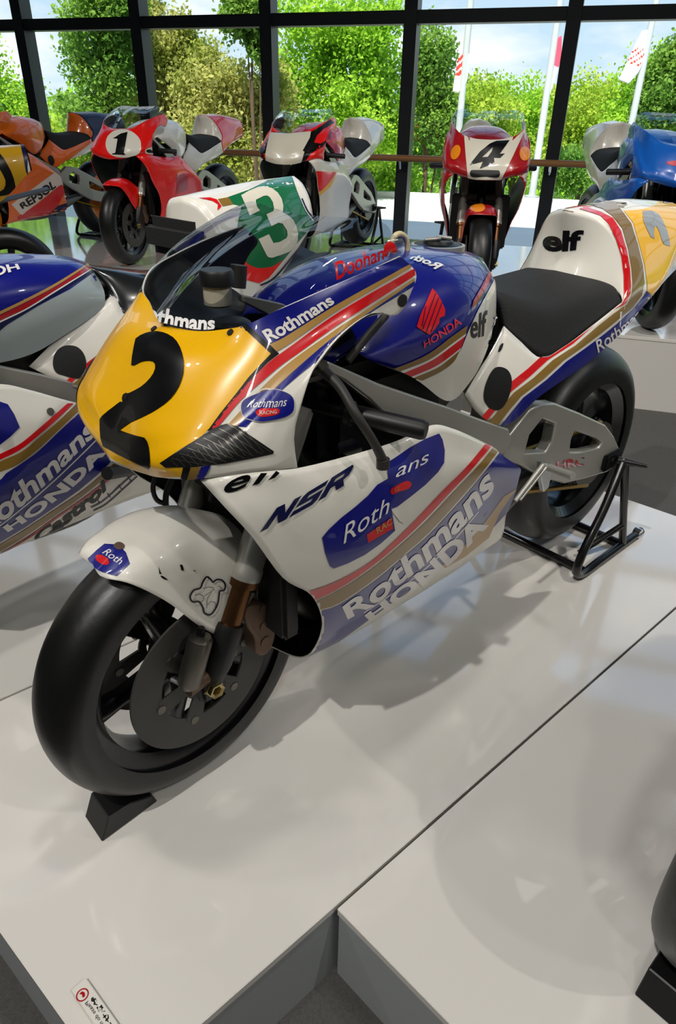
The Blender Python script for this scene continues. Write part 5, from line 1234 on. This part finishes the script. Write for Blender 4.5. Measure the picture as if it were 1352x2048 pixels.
# orange machine
fr, t, r = other('orange, white and red racing motorcycle with orange wheels behind the gold plated nose', (-2.97, 5.858), 243, P3Z, dict(nose=ORANGE, lower=ORANGE, tank=ORANGE, tail=ORANGE, hump=NAVY, fender=ORANGE, rim=paint('orange_wheel', 'f08010')), 'grey paddock stand behind the orange motorcycle')
K16 = lambda p: K(0, 260, .2515, p)
lathe('wheel_face', [(.06, .045), (.21, .062), (.21, .056), (.06, .038)], MATS['paint_orange_wheel'], t, n=48, origin=(-1.40, 0, .346))
b = fr.bvh([r['lower']])
dd(fr, b, K16([(90,590),(240,480),(430,340),(500,380),(520,440),(470,440),(170,680)]), WHITE, 'white_band', r['lower'])
dd(fr, b, K16([(135,690),(300,590),(490,432),(525,480),(460,600),(330,720),(200,830)]), RED, 'red_panel', r['lower'])
dd(fr, b, K16([(200,832),(330,722),(460,602),(600,560),(650,620),(480,760),(300,860)]), NAVY, 'dark_panel', r['lower'])
decal(fr, b, text_px('REPSOL', K16([(178,628),(310,560),(445,455)]), K16([(150,590),(290,480),(425,392)]), .03), LETTERB, 'lettering', r['lower'], .0035, 6)
b = fr.bvh([r['side'], r['hump']])
dd(fr, b, K16([(405,330),(560,230),(740,90),(760,120),(720,180),(600,280),(500,375),(430,365)]), WHITE, 'white_band', r['side'])
dd(fr, b, smooth_loop(K16([(380,215),(405,200),(428,230),(430,265),(412,285),(388,260)]), 20), CARBF, 'access_hole', r['side'], 2)
# blue machine at the right edge
fr, t, r = other('blue racing motorcycle with a clear screen cut off by the right edge', (1.80, 4.02), 268, P3Z, dict(nose=BBLUE, lower=BBLUE, tank=BBLUE, tail=WHITE, fender=BBLUE), 'black paddock stand behind the blue motorcycle')
b = fr.bvh([r['nose']]); dd(fr, b, K(1200, 220, .1124, [(1180,920),(1352,900),(1500,930),(1500,990),(1352,1000),(1200,970)]), PINK, 'pink_band', r['nose'])
# tail with a gold plate at the left edge, same make as the left neighbour
gf = Frame((-3.19, 3.67), radians(212.8), 0.0, .95); gold_fr = gf
gt = thing('racing_motorcycle', 'motorcycle at the left edge with a gold yellow tail plate and black zero', 'motorcycle', (gf.pos[0], gf.pos[1], 0), gf.head, .95)
NG = {}
for k_, rows_ in N2.items(): NG[k_] = [[p.copy() for p in r_] for r_ in rows_]
r = machine(gf, gt, dict(nose=YELLOW, lower=WHITE, tank=BLUE, tail=WHITE, fender=WHITE), netov=NG, detail=False)
rear_stand(gf, 'black paddock stand under the motorcycle with the gold tail plate')
b = gf.bvh([r['side'], r['hump'], r['face']])
dd(gf, b, K16([(-300,60),(-100,50),(0,45),(150,35),(158,60),(165,120),(188,220),(208,330),(238,400),(130,510),(0,610),(-60,660),(-300,700)]), paint('plate_ochre', 'c29416'), 'number_plate', r['hump'])
dd(gf, b, K16([(-60,170),(0,190),(30,225),(50,260),(85,325),(110,390),(122,450),(112,480),(90,502),(60,514),(0,525),(-60,520),(-60,480),(0,488),(28,470),(42,440),(42,400),(20,350),(-10,300),(-60,250)]), BLACK, 'number', r['hump'], 2)
dd(gf, b, K16([(150,25),(190,30),(218,60),(228,130),(224,200),(218,300),(225,360),(255,405),(238,405),(205,330),(185,220),(163,120)]), NAVY, 'plate_border', r['hump'], 1.5)
# bike at the lower right, only its front tyre reaches into the picture
fr, t, r = other('motorcycle at the lower right showing only its black slick front tyre', (0.703, 0.708), 223, 0.0, dict(nose=WHITE, lower=WHITE, tank=WHITE, tail=WHITE, fender=WHITE), 'black paddock stand of the lower right motorcycle')
chock_at(fr, 'black wedge chock under the tyre at the lower right edge')
# plinth for the gold nosed machine
hd = gold_fr.head; fx = Vector((cos(hd), sin(hd), 0)); lx = Vector((-sin(hd), cos(hd), 0)); o_ = Vector((gold_fr.pos[0], gold_fr.pos[1], 0))
plinth('white plinth under the gold nosed motorcycle at the left edge', [o_ + fx * .45 + lx * .42, o_ - fx * 1.9 + lx * .42, o_ - fx * 1.9 - lx * .9, o_ + fx * .45 - lx * .9][::1])

# ---- placard at the lower left
pl = thing('information_placard', 'small white placard with a red emblem at the lower left corner', 'placard', (0, 0, 0))
pa, pb, pc = onz(133, 1967, 0.004), onz(172, 1957, 0.004), onz(236, 2048, 0.004)
ey = (pc - pb).normalized(); ex = (pb - pa) - ey * (pb - pa).dot(ey); ex = ex.normalized(); wd_ = (pb - pa).dot(ex); pa = pb - ex * wd_
MP = Matrix((ex, ey, ex.cross(ey))).transposed().to_4x4(); MP.translation = pa
if MP.col[2].z < 0: MP = MP @ Matrix.Diagonal((1, 1, -1, 1))
box('plate', (0, 0, 0.0), (wd_, .20, .004), mat('placard_white', 'ddd9d0', rough=.3), pl, .0008, MP)
def flat_mesh(name, V, F_, m, par, mt):
    me = bpy.data.meshes.new(name); me.from_pydata([mt @ Vector((x, y, z)) for x, y, z in V], [], F_); me.update(); return link(name, me, par, m)
cx, cy = wd_ * .33, .020
ring = [(cx + r_ * cos(a), cy + r_ * sin(a), .0046) for r_ in (.0078, .0098) for a in [2 * pi * i / 28 for i in range(28)]]
flat_mesh('emblem', ring, [(i, (i + 1) % 28, 28 + (i + 1) % 28, 28 + i) for i in range(28)], DRED, pl, MP)
bl = smooth_loop([(cx - .003, cy - .004), (cx + .002, cy - .005), (cx + .004, cy), (cx + .001, cy + .005), (cx - .002, cy + .003), (cx, cy - .001)], 16)
V_, F__ = flat_from_loops([[bl]]); flat_mesh('emblem', [(x, y, .0046) for x, y in V_], F__, DRED, pl, MP)
for txt, x0, x1, y0, y1, bo in (('INFORMATION', wd_ * .52, wd_ * .86, .034, .15, .03), ('Please do not touch the machines', wd_ * .18, wd_ * .40, .034, .17, 0)):
    V_, F__ = text2d('鈴鹿サーキット' if bo else txt, bo)
    flat_mesh('lettering', [(x1 - (x1 - x0) * y, y0 + (y1 - y0) * x, .0046) for x, y in V_], F__, LETTERB, pl, MP)
